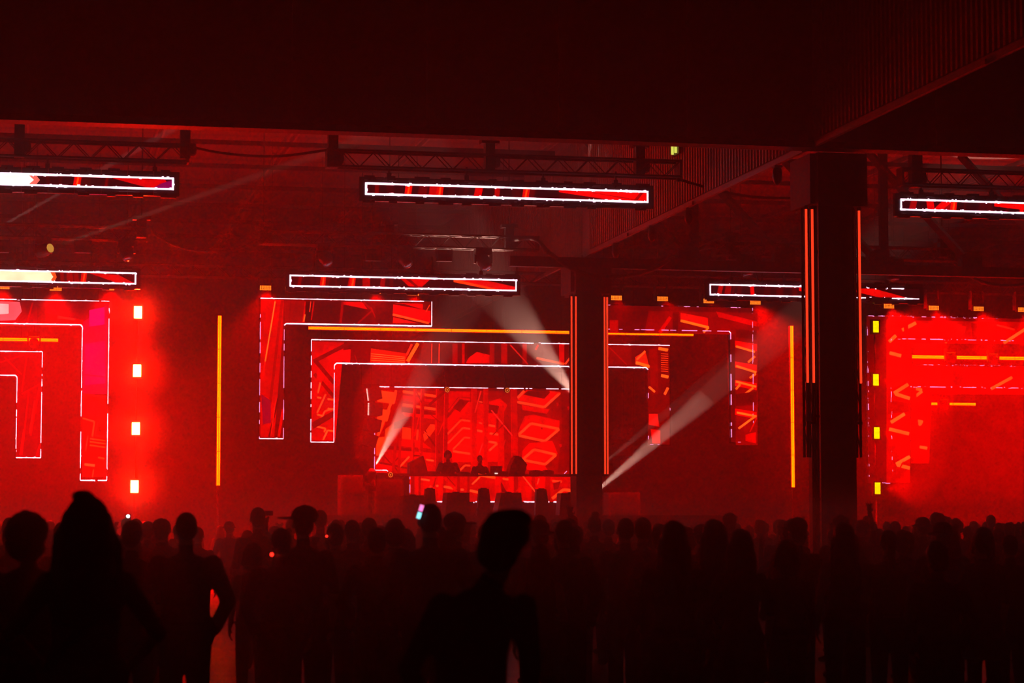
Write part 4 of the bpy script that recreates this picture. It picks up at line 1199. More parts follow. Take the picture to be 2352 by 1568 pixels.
for pts, w_, c in (([(967, 1100), (987, 1103)], 4, (255, 92, 44)), ([(1001, 1115), (1007, 1116)], 5, (255, 92, 44)), ([(1019, 1117), (1046, 1122)], 6, (255, 92, 44)), ([(1058, 1124), (1065, 1124)], 5, (255, 92, 44)),
                   ([(1020, 1096), (1048, 1128)], 5, (230, 10, 5)), ([(1026, 1094), (1046, 1116)], 2, (150, 0, 0)), ([(1084, 1112), (1102, 1095)], 4, (255, 98, 44)), ([(1098, 1090), (1138, 1097)], 6, (255, 90, 36)), ([(1154, 1099), (1168, 1101)], 5, (255, 92, 40)),
                   ([(1079, 1126), (1100, 1131)], 6, (255, 98, 44)), ([(1200, 1092), (1231, 1131)], 3, (255, 80, 44)), ([(1148, 1094), (1166, 1130)], 5, (225, 0, 0)), ([(1238, 1098), (1234, 1112)], 3, (255, 70, 44)), ([(1268, 1104), (1290, 1106)], 5, (255, 80, 34)),
                   ([(1268, 1145), (1294, 1124), (1322, 1128)], 7, (255, 90, 36)), ([(975, 1138), (990, 1115)], 4, (255, 70, 36)), ([(1186, 1128), (1206, 1110)], 3, (220, 0, 0)), ([(1130, 1150), (1140, 1136)], 3, (240, 30, 20)), ([(1000, 1098), (996, 1118)], 3, (150, 0, 0))):
    Ln(pts, w_, c)
P([(1150, 1105), (1164, 1130), (1152, 1130)], (120, 0, 0)); P([(1270, 1110), (1288, 1104), (1282, 1122), (1272, 1125)], (150, 0, 2))
pic.build('screen_picture', bt_)
mb = MB()
jag_line(mb, (bx0, bzb), (bx1, bzb), Y - .05, .035, rng, .12, 4)
tag(mb.build('pixel_outline', M['line'], bt_), kind='stuff')
mb = MB()
jag_line(mb, (bx0, bzb), (bx0, bzt - .08), Y - .05, .024, rng, .6, 0)
tag(mb.build('broken_pixel_outline', M['linem'], bt_), kind='stuff')

# gear on the booth
def prism_thing(name, pts, Y0, d, label, cat, m=None, group=None, extra=None):
    W_ = [at(x, y, Y0) for x, y in pts]
    poly = [(p.x, p.z) for p in W_]
    zz = min(p[1] for p in poly)
    t = thing(name, (sum(p[0] for p in poly) / len(poly), Y0 + d / 2, zz), label, cat, group)
    MB().prism(poly, Y0, Y0 + d).build('cabinet', m or M['black'], t)
    return t, poly
def monitor(pts, Y0, d, label, zfix, cat='loudspeaker', grille=True):
    W_ = [at(x, y, Y0) for x, y in pts]
    zmin = min(p.z for p in W_)
    poly = [(p.x, zfix if abs(p.z - zmin) < .06 else p.z) for p in W_]
    t = thing('stage_monitor', (sum(p[0] for p in poly) / len(poly), Y0 + d / 2, zfix), label, cat)
    MB().prism(poly, Y0, Y0 + d).build('cabinet', M['black'], t)
    cx = sum(p[0] for p in poly) / len(poly); cz = sum(p[1] for p in poly) / len(poly)
    MB().prism([(cx + (x - cx) * .82, cz + (z - cz) * .82) for x, z in poly], Y0 - .015, Y0).build('grille', M['stage'], t)
    MB().bx(cx - .08, cx + .08, Y0 + d * .4, Y0 + d * .6, max(p[1] for p in poly) - .02, max(p[1] for p in poly) + .025).build('handle', M['truss'], t)
    return t
monitor([(942, 1088), (942, 1062), (973, 1046), (984, 1088)], 64.35, .5, 'tilted monitor speaker on the booth beside the broad performer', bzt)
monitor([(1169, 1088), (1173, 1070), (1183, 1049), (1196, 1048), (1211, 1066), (1205, 1088)], 64.35, .5, 'tilted monitor speaker on the booth beside the diamond picture', bzt)
def gear(px0, px1, py, label, Yg=64.2, hump=True, name='dj_deck', cat='music gear'):
    x0, x1 = X(px0, 1085, Yg), X(px1, 1085, Yg)
    zt = Z((px0 + px1) / 2, py, Yg)
    t = thing(name, ((x0 + x1) / 2, Yg + .2, bzt), label, cat)
    MB().bx(x0, x1, Yg, Yg + .4, bzt, zt).build('deck_body', M['black'], t)
    MB().lathe([(.14, 0), (.14, .02), (.12, .025)], ((x0 + x1) / 2, Yg + .2, zt), (0, 0, 1), 20).build('platter', M['gloss'], t)
    for k in range(3):
        MB().lathe([(.015, 0), (.012, .03)], (x0 + .05 + k * .06, Yg + .05, zt), (0, 0, 1), 8).build('knob', M['truss'], t)
gear(986, 1004, 1084, 'low black player deck between the left monitor and the broad performer')
gear(1058, 1080, 1085, 'low black player deck between the two performers')
gear(1150, 1168, 1084, 'low black player deck left of the diamond side monitor')
gear(1222, 1246, 1081, 'tall black mixer case at the end of the booth, nearer the monitor')
gear(1250, 1272, 1081, 'black effects case at the outer end of the booth')
t = thing('laptop', at(1140, 1089, 64.1), 'small laptop with a white lit edge on the booth', 'laptop')
c = at(1140, 1087, 64.05)
MB().box((c.x, 64.2, bzt + .012), (.34, .24, .024)).build('base', M['truss'], t)
MB().box((c.x, 64.08, bzt + .13), (.34, .015, .22), Matrix.Rotation(.25, 3, 'X')).build('lid', M['truss'], t)
MB().box((c.x, 64.06, bzt + .03), (.09, .01, .035)).build('lit_edge', M['warm'], t)
t = thing('microphone_stand', at(1150, 1089, 64.5), 'small microphone on a boom stand at the booth', 'microphone')
a = at(1152, 1088, 64.5)
MB().tube([(a.x, 64.5, bzt), (a.x, 64.5, bzt + .16)], .012, 6).build('pole', M['truss'], t)
MB().tube([(a.x, 64.5, bzt + .16), (a.x - .12, 64.5, bzt + .17)], [.02, .035], 8).build('microphone', M['black'], t)
MB().lathe([(.07, 0), (.07, .012)], (a.x, 64.5, bzt), (0, 0, 1), 12).build('foot', M['black'], t)

# loudspeakers along the stage front
for pts, Y0, d, lab in (
        ([(926, 1185), (926, 1138), (978, 1137), (978, 1185)], 61.0, .7, 'low wide subwoofer at the stage front left of the booth'),
        ([(973, 1185), (978, 1122), (999, 1122), (1003, 1185)], 60.75, .22, 'tall narrow front speaker next to the low wide subwoofer'),
        ([(1023, 1185), (1028, 1131), (1078, 1131), (1079, 1185)], 61.0, .7, 'square subwoofer at the stage front below the broad performer'),
        ([(1096, 1185), (1102, 1122), (1123, 1122), (1130, 1185)], 60.75, .22, 'tall narrow front speaker between the two square subwoofers'),
        ([(1141, 1185), (1152, 1131), (1197, 1131), (1202, 1185)], 61.0, .7, 'square subwoofer with slanted side at the stage front'),
        ([(1230, 1185), (1233, 1123), (1255, 1123), (1264, 1185)], 60.75, .22, 'tall narrow front speaker near the stage pillar'),
        ([(1285, 1185), (1289, 1132), (1345, 1132), (1347, 1185)], 61.0, .5, 'square subwoofer partly behind the stage pillar')):
    monitor(pts, Y0, d, lab, SZ)
# dark stacks beside the booth
for (x0, x1, y0, lab) in ((782, 850, 1090, 'tall dark speaker stack left of the booth'), (860, 925, 1100, 'dark flight case stack next to the booth'), (1398, 1470, 1130, 'low dark case stack right of the stage pillar')):
    xa, xb_ = X(x0, 1100, 62.9), X(x1, 1100, 62.9)
    zt = Z((x0 + x1) / 2, y0, 62.9)
    t = thing('speaker_stack', ((xa + xb_) / 2, 63.2, SZ), lab, 'loudspeaker')
    n = 2 if y0 < 1120 else 1
    for i in range(n):
        a, b = SZ + (zt - SZ) * i / n, SZ + (zt - SZ) * (i + 1) / n
        MB().bx(xa, xb_, 62.9, 63.5, a + .006, b - .006).build('speaker_box', M['cap'], t)
        MB().bx(xa + .06, xb_ - .06, 62.88, 62.9, a + .06, b - .06).build('grille', M['stage'], t)

# ------------------------------------------------------------------ people
SKIN = mat('skin', (0.5, 0.3, 0.22), 0.55, 0, 0.1, 30)
CLOTH = dict(
    black=mat('cloth_black', (0.06, 0.056, 0.058), 0.85, 0, 0.3, 40, 0.2),
    char=mat('cloth_charcoal', (0.12, 0.115, 0.12), 0.85, 0, 0.3, 40, 0.2),
    navy=mat('cloth_navy', (0.07, 0.07, 0.12), 0.85, 0, 0.3, 40, 0.2),
    grey=mat('cloth_grey', (0.22, 0.21, 0.21), 0.85, 0, 0.2, 40, 0.2),
    pale=mat('cloth_pale', (0.55, 0.53, 0.52), 0.85, 0, 0.15, 40, 0.2),
    brown=mat('cloth_brown', (0.16, 0.1, 0.08), 0.85, 0, 0.3, 40, 0.2),
    denim=mat('cloth_denim', (0.12, 0.15, 0.2), 0.85, 0, 0.3, 60, 0.2))
SHOE = mat('shoe_dark', (0.02, 0.02, 0.02), 0.5, 0, 0.2, 30)
HAIR = dict(dark=mat('hair_dark', (0.03, 0.024, 0.02), 0.5, 0, 0.4, 60, 0.4), brown=mat('hair_brown', (0.045, 0.025, 0.015), 0.5, 0, 0.4, 60, 0.4),
            fair=mat('hair_fair', (0.25, 0.15, 0.07), 0.5, 0, 0.3, 60, 0.4))

class Body:
    """overlapping closed solids, fused later into one continuous skin"""
    def __init__(s):
        s.v, s.f, s.seg = [], [], []
    def ell(s, c, r, tagname, R=None, nu=16, nv=10):
        o = len(s.v)
        c = Vector(c)
        def put(x, y, z):
            p = Vector((x * r[0], y * r[1], z * r[2]))
            s.v.append(tuple(c + (R @ p if R else p)))
        put(0, 0, 1)
        for j in range(1, nv):
            th = math.pi * j / nv
            for i in range(nu):
                ph = 2 * math.pi * i / nu
                put(math.sin(th) * math.cos(ph), math.sin(th) * math.sin(ph), math.cos(th))
        put(0, 0, -1)
        for i in range(nu):
            s.f.append((o, o + 1 + i, o + 1 + (i + 1) % nu))
        for j in range(nv - 2):
            for i in range(nu):
                a, b = o + 1 + j * nu + i, o + 1 + j * nu + (i + 1) % nu
                s.f.append((a, a + nu, b + nu, b))
        e = len(s.v) - 1
        for i in range(nu):
            s.f.append((e, o + 1 + (nv - 2) * nu + (i + 1) % nu, o + 1 + (nv - 2) * nu + i))
        s.seg.append((c, c, min(r), min(r), tagname))
    def limb(s, pts, rs, tags, n=12):
        pts = [Vector(p) for p in pts]
        mb = MB()
        out, rr = [], []
        # rounded ends
        d0 = (pts[0] - pts[1]).normalized(); d1 = (pts[-1] - pts[-2]).normalized()
        for k in (.95, .75, .4):
            out.append(pts[0] + d0 * rs[0] * k); rr.append(rs[0] * math.sqrt(1 - k * k))
        for i, p in enumerate(pts):
            out.append(p); rr.append(rs[i])
            if i < len(pts) - 1:
                q = pts[i + 1]
                for u in (.33, .66):
                    out.append(p.lerp(q, u)); rr.append(rs[i] + (rs[i + 1] - rs[i]) * u)
        for k in (.4, .75, .95):
            out.append(pts[-1] + d1 * rs[-1] * k); rr.append(rs[-1] * math.sqrt(1 - k * k))
        mb.tube(out, rr, n)
        o = len(s.v)
        s.v += mb.v
        s.f += [tuple(i + o for i in f) for f in mb.f]
        for i in range(len(pts) - 1):
            s.seg.append((pts[i], pts[i + 1], rs[i], rs[i + 1], tags if isinstance(tags, str) else tags[i]))
    def loft(s, rings, tagname, n=20):
        """rings = (x, y, z, rx, ry)"""
        o = len(s.v)
        for x, y, z, rx, ry in rings:
            for k in range(n):
                a = 2 * math.pi * k / n
                ca, sa = math.cos(a), math.sin(a)
                e = .85
                s.v.append((x + rx * math.copysign(abs(ca) ** e, ca), y + ry * math.copysign(abs(sa) ** e, sa), z))
        for i in range(len(rings) - 1):
            for k in range(n):
                k2 = (k + 1) % n
                s.f.append((o + i * n + k, o + i * n + k2, o + (i + 1) * n + k2, o + (i + 1) * n + k))
        s.f.append(tuple(o + k for k in reversed(range(n))))
        e = o + (len(rings) - 1) * n
        s.f.append(tuple(e + k for k in range(n)))
        for i in range(len(rings) - 1):
            a, b = rings[i], rings[i + 1]
            s.seg.append((Vector(a[:3]), Vector(b[:3]), (a[3] + a[4]) / 2, (b[3] + b[4]) / 2, tagname if isinstance(tagname, str) else tagname(a[2])))
    def skin(s, name, voxel, wobble=0.0, mats=None, order=None, smooth=2):
        me = bpy.data.meshes.new(name + '_raw')
        me.from_pydata(s.v, [], s.f)
        bm = bmesh.new(); bm.from_mesh(me)
        bmesh.ops.recalc_face_normals(bm, faces=bm.faces)
        bm.to_mesh(me); bm.free()
        o = bpy.data.objects.new(name + '_raw', me)
        C.objects.link(o)
        md = o.modifiers.new('fuse', 'REMESH')
        md.mode = 'VOXEL'
        md.voxel_size = voxel
        dg = bpy.context.evaluated_depsgraph_get()
        dg.update()
        out = bpy.data.meshes.new_from_object(o.evaluated_get(dg))
        bpy.data.objects.remove(o)
        bpy.data.meshes.remove(me)
        out.name = name
        bm = bmesh.new(); bm.from_mesh(out)
        for _ in range(smooth):
            bmesh.ops.smooth_vert(bm, verts=bm.verts, factor=.5, use_axis_x=True, use_axis_y=True, use_axis_z=True)
        if wobble:
            bm.normal_update()
            for v in bm.verts:
                p = v.co
                k = noise.noise(p * 9.0) * .7 + noise.noise(p * 23.0) * .4
                v.co += v.normal * (k * wobble * (1.0 if .12 < p.z < 1.46 or wobble > .009 else .1))
        bm.to_mesh(out); bm.free()
        out.materials.clear()
        if mats:
            for m_ in mats: out.materials.append(m_)
            n = len(out.polygons)
            cen = np.empty(n * 3, dtype=np.float32)
            out.polygons.foreach_get('center', cen)
            cen = cen.reshape(-1, 3)
            best = np.full(n, 1e9); idx = np.zeros(n, dtype=np.int32)
            for a, b, ra, rb, tg in s.seg:
                A, B = np.array(a), np.array(b)
                d = B - A
                L2 = float(d @ d)
                u = np.clip(((cen - A) @ d) / L2, 0, 1) if L2 > 1e-9 else np.zeros(n)
                q = A + u[:, None] * d
                dist = np.linalg.norm(cen - q, axis=1) - (ra + (rb - ra) * u)
                m_ = dist < best
                best[m_] = dist[m_]
                idx[m_] = order[tg]
            out.polygons.foreach_set('material_index', idx)
        out.shade_smooth()
        return out

def hand(b, wrist, d, up, spread=.18, curl=.5, s=1.0, tg='hand', thumb=1):
    """palm, four fingers and a thumb; d = hand direction, up = back of the hand"""
    d = Vector(d).normalized(); up = Vector(up); up = (up - d * up.dot(d)).normalized()
    side = d.cross(up) * thumb
    w = Vector(wrist)
    palm = w + d * .05 * s
    Rm = Matrix((side, d, up)).transposed()
    b.ell(palm, (.042 * s, .055 * s, .018 * s), tg, Rm, 10, 8)
    for i, l in enumerate((.068, .078, .073, .058)):
        u = (i - 1.5) / 1.5
        root = palm + d * .04 * s - side * u * .032 * s * -1
        dd = (d + side * u * spread).normalized()
        p1 = root + (dd * math.cos(curl * .5) - up * math.sin(curl * .5)) * l * .5 * s
        p2 = p1 + (dd * math.cos(curl * 1.3) - up * math.sin(curl * 1.3)) * l * .5 * s
        b.limb([root, p1, p2], [.0105 * s, .0095 * s, .008 * s], tg, 8)
    r0 = palm - d * .025 * s - side * .03 * s
    p1 = r0 + (d * .5 - side * .8 - up * .2).normalized() * .038 * s
    p2 = p1 + (d * .85 - side * .3 - up * .3).normalized() * .03 * s
    b.limb([r0, p1, p2], [.013 * s, .011 * s, .009 * s], tg, 8)

def person_mesh(name, sex='m', top='black', bottom='black', arms=('down', 'down'), sleeve='short', bulk=1.0, lean=0.0, headx=0.0, skirt=False, low_top=None, fine=.012, tilt=0.0):
    b = Body()
    f = sex == 'f'
    sw = (.165 if f else .19) * (1 + (bulk - 1) * .6)          # shoulder half width
    hip = (.17 if f else .16) * bulk
    wst = (.125 if f else .15) * bulk
    # legs and shoes
    for sd in (-1, 1):
        k = 1.25 if not f else 1.05
        b.limb([(sd * .085, 0, .93), (sd * .10, .015, .50), (sd * .105, -.01, .10)], [.092 * k, .066 * k, .052 * k], 'leg')
        b.limb([(sd * .105, -.035, .055), (sd * .115, .07, .045), (sd * .125, .165, .032)], [.048, .045, .034], 'shoe')
    if skirt:
        b.loft([(0, 0, .60, .21, .17), (0, 0, .78, .19, .15), (0, 0, .95, .165, .12)], 'leg')
    # trunk
    rings = [(0, 0, .86, hip * .95, .11 * bulk), (0, 0, .95, hip, .118 * bulk), (0, .005, 1.08, wst * 1.04, .105 * bulk), (0, .0, 1.2, wst * 1.08, .105 * bulk), (lean * .4, 0, 1.31, sw * .93, .115 * bulk),
             (lean * .7, 0, 1.38, sw * .94, .105 * bulk), (lean, 0, 1.425, sw * .72, .085), (lean, .0, 1.455, sw * .42, .066)]
    lo = low_top
    b.loft(rings, lambda z: 'low' if (lo and z < lo) else ('top' if z > .9 else 'leg'))
    # neck, head, face
    hx = lean + headx
    b.limb([(lean, 0, 1.43), (hx * .9 + lean * .1, .012, 1.55)], [.058 if not f else .048, .052 if not f else .044], 'skin')
    Rt = Matrix.Rotation(tilt, 3, 'Y')
    hc = Vector((hx, .018, 1.64))
    def hp(x, y, z): return hc + Rt @ Vector((x, y, z))
    b.ell(hp(0, -.012, .022), (.076, .092, .098), 'skin', Rt)
    b.ell(hp(0, .028, -.048), (.056, .062, .07), 'skin', Rt)
    b.limb([hp(0, .085, .005), hp(0, .108, -.028)], [.010, .014], 'skin', 8)      # nose
    b.limb([hp(-.02, .083, -.06), hp(.02, .083, -.06)], [.009, .009], 'skin', 8)  # mouth
    for sd in (-1, 1):
        b.ell(hp(sd * .078, -.005, -.005), (.012, .022, .032), 'skin', Rt, 8, 6)
        b.ell(hp(sd * .032, .078, .012), (.016, .010, .010), 'skin', Rt, 8, 6)
    # arms
    for sd, pose in zip((-1, 1), arms):
        sh = Vector((lean + sd * (sw - .01), 0, 1.385))
        if pose == 'down': el, wr, hd, hu = (sd * (sw + .055), -.03, 1.12), (sd * (sw + .06), .05, .89), (0, .25, -1), (sd, 0, 0)
        elif pose == 'pocket': el, wr, hd, hu = (sd * (sw + .10), -.06, 1.12), (sd * (hip + .035), .04, .92), (-sd * .2, .2, -1), (sd, 0, 0)
        elif pose == 'front': el, wr, hd, hu = (sd * (sw + .05), .02, 1.11), (sd * .10, .24, 1.14), (-sd * .6, .7, .1), (0, .3, 1)
        elif pose == 'cross': el, wr, hd, hu = (sd * (sw + .06), .06, 1.13), (-sd * .02, .22, 1.18), (-sd, .1, .1), (0, 1, .2)
        elif pose == 'table': el, wr, hd, hu = (sd * (sw + .10), .08, 1.13), (sd * .16, .34, 1.08), (-sd * .2, 1, -.1), (0, 0, 1)
        elif pose == 'phone': el, wr, hd, hu = (sd * (sw + .05), .2, 1.28), (sd * .13, .36, 1.55), (-sd * .1, .2, 1), (sd * .4, .8, 0)
        elif pose == 'up': el, wr, hd, hu = (sd * (sw + .07), .06, 1.60), (sd * (sw + .02), .08, 1.86), (0, .05, 1), (0, -1, 0)
        elif pose == 'bent': el, wr, hd, hu = (sd * (sw + .03), .16, 1.30), (sd * (sw - .04), .10, 1.62), (-sd * .4, .0, 1), (0, -1, 0)
        elif pose == 'akimbo': el, wr, hd, hu = (sd * (sw + .16), -.05, 1.14), (sd * (hip + .02), .06, 1.0), (-sd * .3, .9, -.3), (sd, 0, .3)
        elif pose == 'hold': el, wr, hd, hu = (sd * (sw + .07), .0, 1.12), (sd * (sw + .05), .2, 1.2), (0, .5, .6), (sd, .2, 0)
        else: el, wr, hd, hu = (sd * (sw + .05), 0, 1.12), (sd * (sw + .05), .05, .88), (0, .2, -1), (sd, 0, 0)
        ks = (1.18 if sleeve == 'jacket' else 1.0) * (.82 if f else 1.0) * (1 + (bulk - 1) * .5)
        t1 = 'skin' if sleeve == 'none' else 'top'
        t2 = 'top' if sleeve in ('long', 'jacket') else 'skin'
        el = Vector(el); el.x += lean * .6
        wr = Vector(wr)
        b.ell(sh, (.062 * ks, .06 * ks, .058 * ks), t1)
        b.limb([sh, sh.lerp(el, .5), el], [.06 * ks, .054 * ks, .046 * ks], [t1, t1])
        b.limb([el, wr], [.045 * ks, .031 * ks if t2 == 'skin' else .04 * ks], t2)
        up_ = pose in ('up', 'bent')
        hand(b, wr, hd, hu, .5 if up_ else .12, .15 if up_ else .6, .95 if f else 1.05, 'skin', -sd)
    order = dict(skin=0, top=1, leg=2, shoe=3, low=4, hand=0)
    mats = [SKIN, CLOTH[top], CLOTH[bottom], SHOE, CLOTH['grey']]
    me = b.skin(name, fine, .005, mats, order)
    me['hc'] = list(hc)
    return me

def hair_mesh(style, col, hx=0.0, tilt=0.0):
    b = Body()
    Rt = Matrix.Rotation(tilt, 3, 'Y')
    hc = Vector((hx, .018, 1.64))
    def hp(x, y, z): return hc + Rt @ Vector((x, y, z))
    wob = .006
    if style in ('short', 'cap', 'beanie', 'bucket', 'phones'):
        b.ell(hp(0, -.022, .034), (.085, .096, .098), 'h', Rt)
        b.ell(hp(0, -.05, -.02), (.076, .066, .07), 'h', Rt)
    elif style == 'crop':
        b.ell(hp(0, -.018, .028), (.081, .094, .1), 'h', Rt)
        b.ell(hp(0, -.045, -.02), (.072, .062, .06), 'h', Rt)
    elif style == 'tousled':
        b.ell(hp(0, -.02, .045), (.095, .102, .1), 'h', Rt); b.ell(hp(.02, .02, .11), (.06, .06, .045), 'h', Rt); b.ell(hp(0, -.055, -.03), (.085, .07, .075), 'h', Rt)
        wob = .016
    elif style == 'curly':
        b.ell(hp(0, -.03, .035), (.125, .125, .12), 'h', Rt); b.ell(hp(0, -.05, -.06), (.115, .09, .09), 'h', Rt)
        wob = .022
    elif style in ('long', 'longhat', 'veil'):
        b.ell(hp(0, -.022, .032), (.09, .1, .1), 'h', Rt)
        b.limb([hp(0, -.045, .02), hp(0, -.07, -.12), hp(0, -.085, -.28), hp(0, -.09, -.42)], [.088, .098, .105, .07], 'h', 14)
        for sd in (-1, 1):
            b.limb([hp(sd * .06, -.01, .02), hp(sd * .085, -.01, -.1), hp(sd * .10, -.01, -.25)], [.035, .04, .03], 'h', 8)
        wob = .011
    elif style == 'bob':
        b.ell(hp(0, -.022, .03), (.092, .1, .102), 'h', Rt)
        b.limb([hp(0, -.04, .02), hp(0, -.05, -.1)], [.094, .1], 'h', 14)
        for sd in (-1, 1):
            b.limb([hp(sd * .07, .0, .02), hp(sd * .085, .01, -.09)], [.035, .035], 'h', 8)
        wob = .008
    elif style in ('bun', 'topknot'):
        b.ell(hp(0, -.02, .03), (.086, .097, .099), 'h', Rt); b.ell(hp(0, -.05, -.02), (.075, .06, .06), 'h', Rt)
        b.ell(hp(0, -.055, .135) if style == 'topknot' else hp(0, -.135, .04), (.05, .05, .045), 'h', Rt)
        wob = .008
    elif style == 'ponytail':
        b.ell(hp(0, -.02, .03), (.086, .097, .1), 'h', Rt); b.ell(hp(0, -.05, -.02), (.076, .06, .06), 'h', Rt)
        b.limb([hp(0, -.1, .07), hp(0, -.155, .03), hp(0, -.16, -.1), hp(.01, -.14, -.24)], [.03, .042, .045, .02], 'h', 10)
        wob = .008
    elif style == 'spacebuns':
        b.ell(hp(0, -.02, .03), (.086, .097, .099), 'h', Rt); b.ell(hp(0, -.05, -.02), (.075, .06, .06), 'h', Rt)
        for sd in (-1, 1): b.ell(hp(sd * .065, -.03, .125), (.04, .04, .04), 'h', Rt)
        wob = .008
    me = b.skin('hair', .011, wob, None, None, 1)
    me.materials.append(HAIR[col])
    return me

def hat_mesh(style, hx=0.0, tilt=0.0, yaw=0.0):
    b = Body()
    Rt = Matrix.Rotation(tilt, 3, 'Y') @ Matrix.Rotation(yaw, 3, 'Z')
    hc = Vector((hx, .018, 1.64))
    def hp(x, y, z): return hc + Rt @ Vector((x, y, z))
    if style == 'cap':
        b.ell(hp(0, -.015, .07), (.094, .108, .082), 'h', Rt)
        b.ell(hp(0, .125, .05), (.068, .085, .011), 'h', Rt)
        b.ell(hp(0, -.015, .152), (.01, .01, .008), 'h', Rt)
    elif style == 'beanie':
        b.ell(hp(0, -.02, .06), (.096, .108, .105), 'h', Rt)
        b.ell(hp(0, -.02, .02), (.1, .112, .03), 'h', Rt)
        b.ell(hp(-.02, -.03, .16), (.05, .05, .03), 'h', Rt)
    elif style == 'bucket':
        b.ell(hp(0, -.015, .075), (.096, .106, .075), 'h', Rt)
        b.ell(hp(0, -.015, .03), (.15, .16, .022), 'h', Rt)
    elif style == 'phones':
        n = 14
        b.limb([hp(.1 * math.cos(math.pi * k / n), -.01, .02 + .115 * math.sin(math.pi * k / n)) for k in range(n + 1)], [.014] * (n + 1), 'h', 8)
        for sd in (-1, 1): b.ell(hp(sd * .095, 0, -.005), (.022, .042, .045), 'h', Rt)
    me = b.skin(style, .009, .001, None, None, 1)
    me.materials.append(CLOTH['black'])
    return me

def person(root_mesh, hair=None, hat=None, X_=0, Y_=0, height=1.75, rot=0.0, label='', group=None, z=0.0, hat_name='cap'):
    o = bpy.data.objects.new('person', root_mesh)
    C.objects.link(o)
    o.location = (X_, Y_, z)
    s = height / 1.762
    o.scale = (s, s, s)
    o.rotation_euler = (0, 0, rot)
    tag(o, label, 'person', group)
    for nm, me in (('hair', hair), (hat_name, hat)):
        if me:
            c = bpy.data.objects.new(nm, me)
            C.objects.link(c)
            c.parent = o
    return o
def child_copy(src, X_, Y_, height, rot, label=None, group=None):
    o = src.copy()
    C.objects.link(o)
    o.location = (X_, Y_, src.location.z)
    s = height / 1.762
    o.scale = (s, s, s)
    o.rotation_euler = (0, 0, rot)
    if label: o['label'] = label
    if group: o['group'] = group
    for ch in src.children:
        c = ch.copy()
        C.objects.link(c)
        c.parent = o
    return o

# ---- body and hair kinds
BODY = dict(
    man=person_mesh('man_in_tee', 'm', 'black', 'denim'),
    broad=person_mesh('broad_man', 'm', 'char', 'black', ('pocket', 'pocket'), 'jacket', 1.12),
    hood=person_mesh('man_in_jacket', 'm', 'navy', 'char', ('pocket', 'down'), 'jacket', 1.06),
    cross=person_mesh('man_arms_folded', 'm', 'grey', 'black', ('cross', 'cross'), 'long'),
    woman=person_mesh('woman_in_top', 'f', 'black', 'denim', ('down', 'front'), 'none'),
    wjack=person_mesh('woman_in_jacket', 'f', 'brown', 'black', ('front', 'down'), 'long', 1.1),
    dress=person_mesh('woman_in_dress', 'f', 'char', 'char', ('akimbo', 'down'), 'short', 1.0, skirt=True),
    up=person_mesh('man_arm_raised', 'm', 'black', 'black', ('down', 'up'), 'short', fine=.0095),
    bent=person_mesh('woman_arm_raised', 'f', 'char', 'black', ('bent', 'down'), 'none', fine=.0095),
    hold=person_mesh('woman_holding_cup', 'f', 'brown', 'black', ('hold', 'down'), 'long', 1.1),
    phoner=person_mesh('man_phone_right', 'm', 'black', 'denim', ('down', 'phone'), 'short'),
    phone=person_mesh('man_with_phone', 'm', 'char', 'denim', ('phone', 'down'), 'short'),
)
HAIRS = {(s, c): None for s, c in (('short', 'dark'), ('crop', 'dark'), ('tousled', 'brown'), ('curly', 'dark'), ('long', 'dark'), ('long', 'brown'), ('long', 'fair'), ('bob', 'dark'), ('bun', 'dark'), ('topknot', 'dark'), ('ponytail', 'brown'), ('spacebuns', 'dark'))}
for k in HAIRS: HAIRS[k] = hair_mesh(*k)
CAP, CAPL, CAPB = hat_mesh('cap'), hat_mesh('cap', yaw=1.35), hat_mesh('cap', yaw=-1.0)
BEANIE, BUCKET, PHONES = hat_mesh('beanie'), hat_mesh('bucket'), hat_mesh('phones')

def ground_at(px, Yd):
    """point on the hall floor below the pixel column px at depth Yd along the hall"""
    p = at(px, 1200, Yd)
    return p.x
def h_for(px, py, Yd):
    return at(px, py, Yd).z
FG = []
MARK = []
def fg(px, py, dist, body, hair, label, rot=0.0, hat=None, hat_name='cap', hx=0.0):
    """person whose crown shows at the pixel, standing dist metres down the hall"""
    hgt = h_for(px, py, dist)
    o = person(body, hair, hat, ground_at(px, dist), dist, hgt, rot, label, None, 0.0, hat_name)
    FG.append((o.location.x, dist))
    MARK.append((px, o.location.x, dist))
    return o
H = HAIRS
# ---- the nearest people, one by one
fg(65, 1184, 13.6, BODY['wjack'], H['curly', 'dark'], 'person with big curly hair and dark jacket beside the beanie wearer', -.35)
b2 = person_mesh('woman_back_strap', 'f', 'black', 'black', ('akimbo', 'akimbo'), 'short', 1.25, low_top=1.2)
w2 = fg(200, 1157, 11.6, b2, H['long', 'dark'], 'long-haired person in a beanie with a strap across a pale back', -.1, BEANIE, 'beanie')
for c in w2.children: c.scale = (1.42 if c.name.startswith('hair') else 1.1, 1.15, 1.0)
mb = MB()
mb.tube([(.16, -.10, 1.40), (.08, -.14, 1.28), (-.05, -.15, 1.12), (-.17, -.10, .98), (-.2, 0, .94)], .02, 8)
c = mb.build('bag_strap', CLOTH['black'], None, True); c.parent = w2
fg(428, 1177, 17.0, BODY['broad'], H['crop', 'dark'], 'broad man with cropped hair in a long dark jacket, floor gleam beside him', .05)
fg(592, 1166, 27.0, BODY['phoner'], H['short', 'dark'], 'tall man holding a phone on a grip above the crowd', .1)
fg(697, 1168, 18.6, BODY['man'], H['short', 'dark'], 'man in a cap whose brim points toward the white strobes', .1, CAPL)
fg(736, 1172, 30.0, BODY['cross'], H['short', 'dark'], 'tall man right behind the cap wearer with the sideways brim', -.1)
fg(646, 1214, 18.0, BODY['hood'], H['short', 'dark'], 'shorter man in a dark jacket with a print across the shoulders', .1)
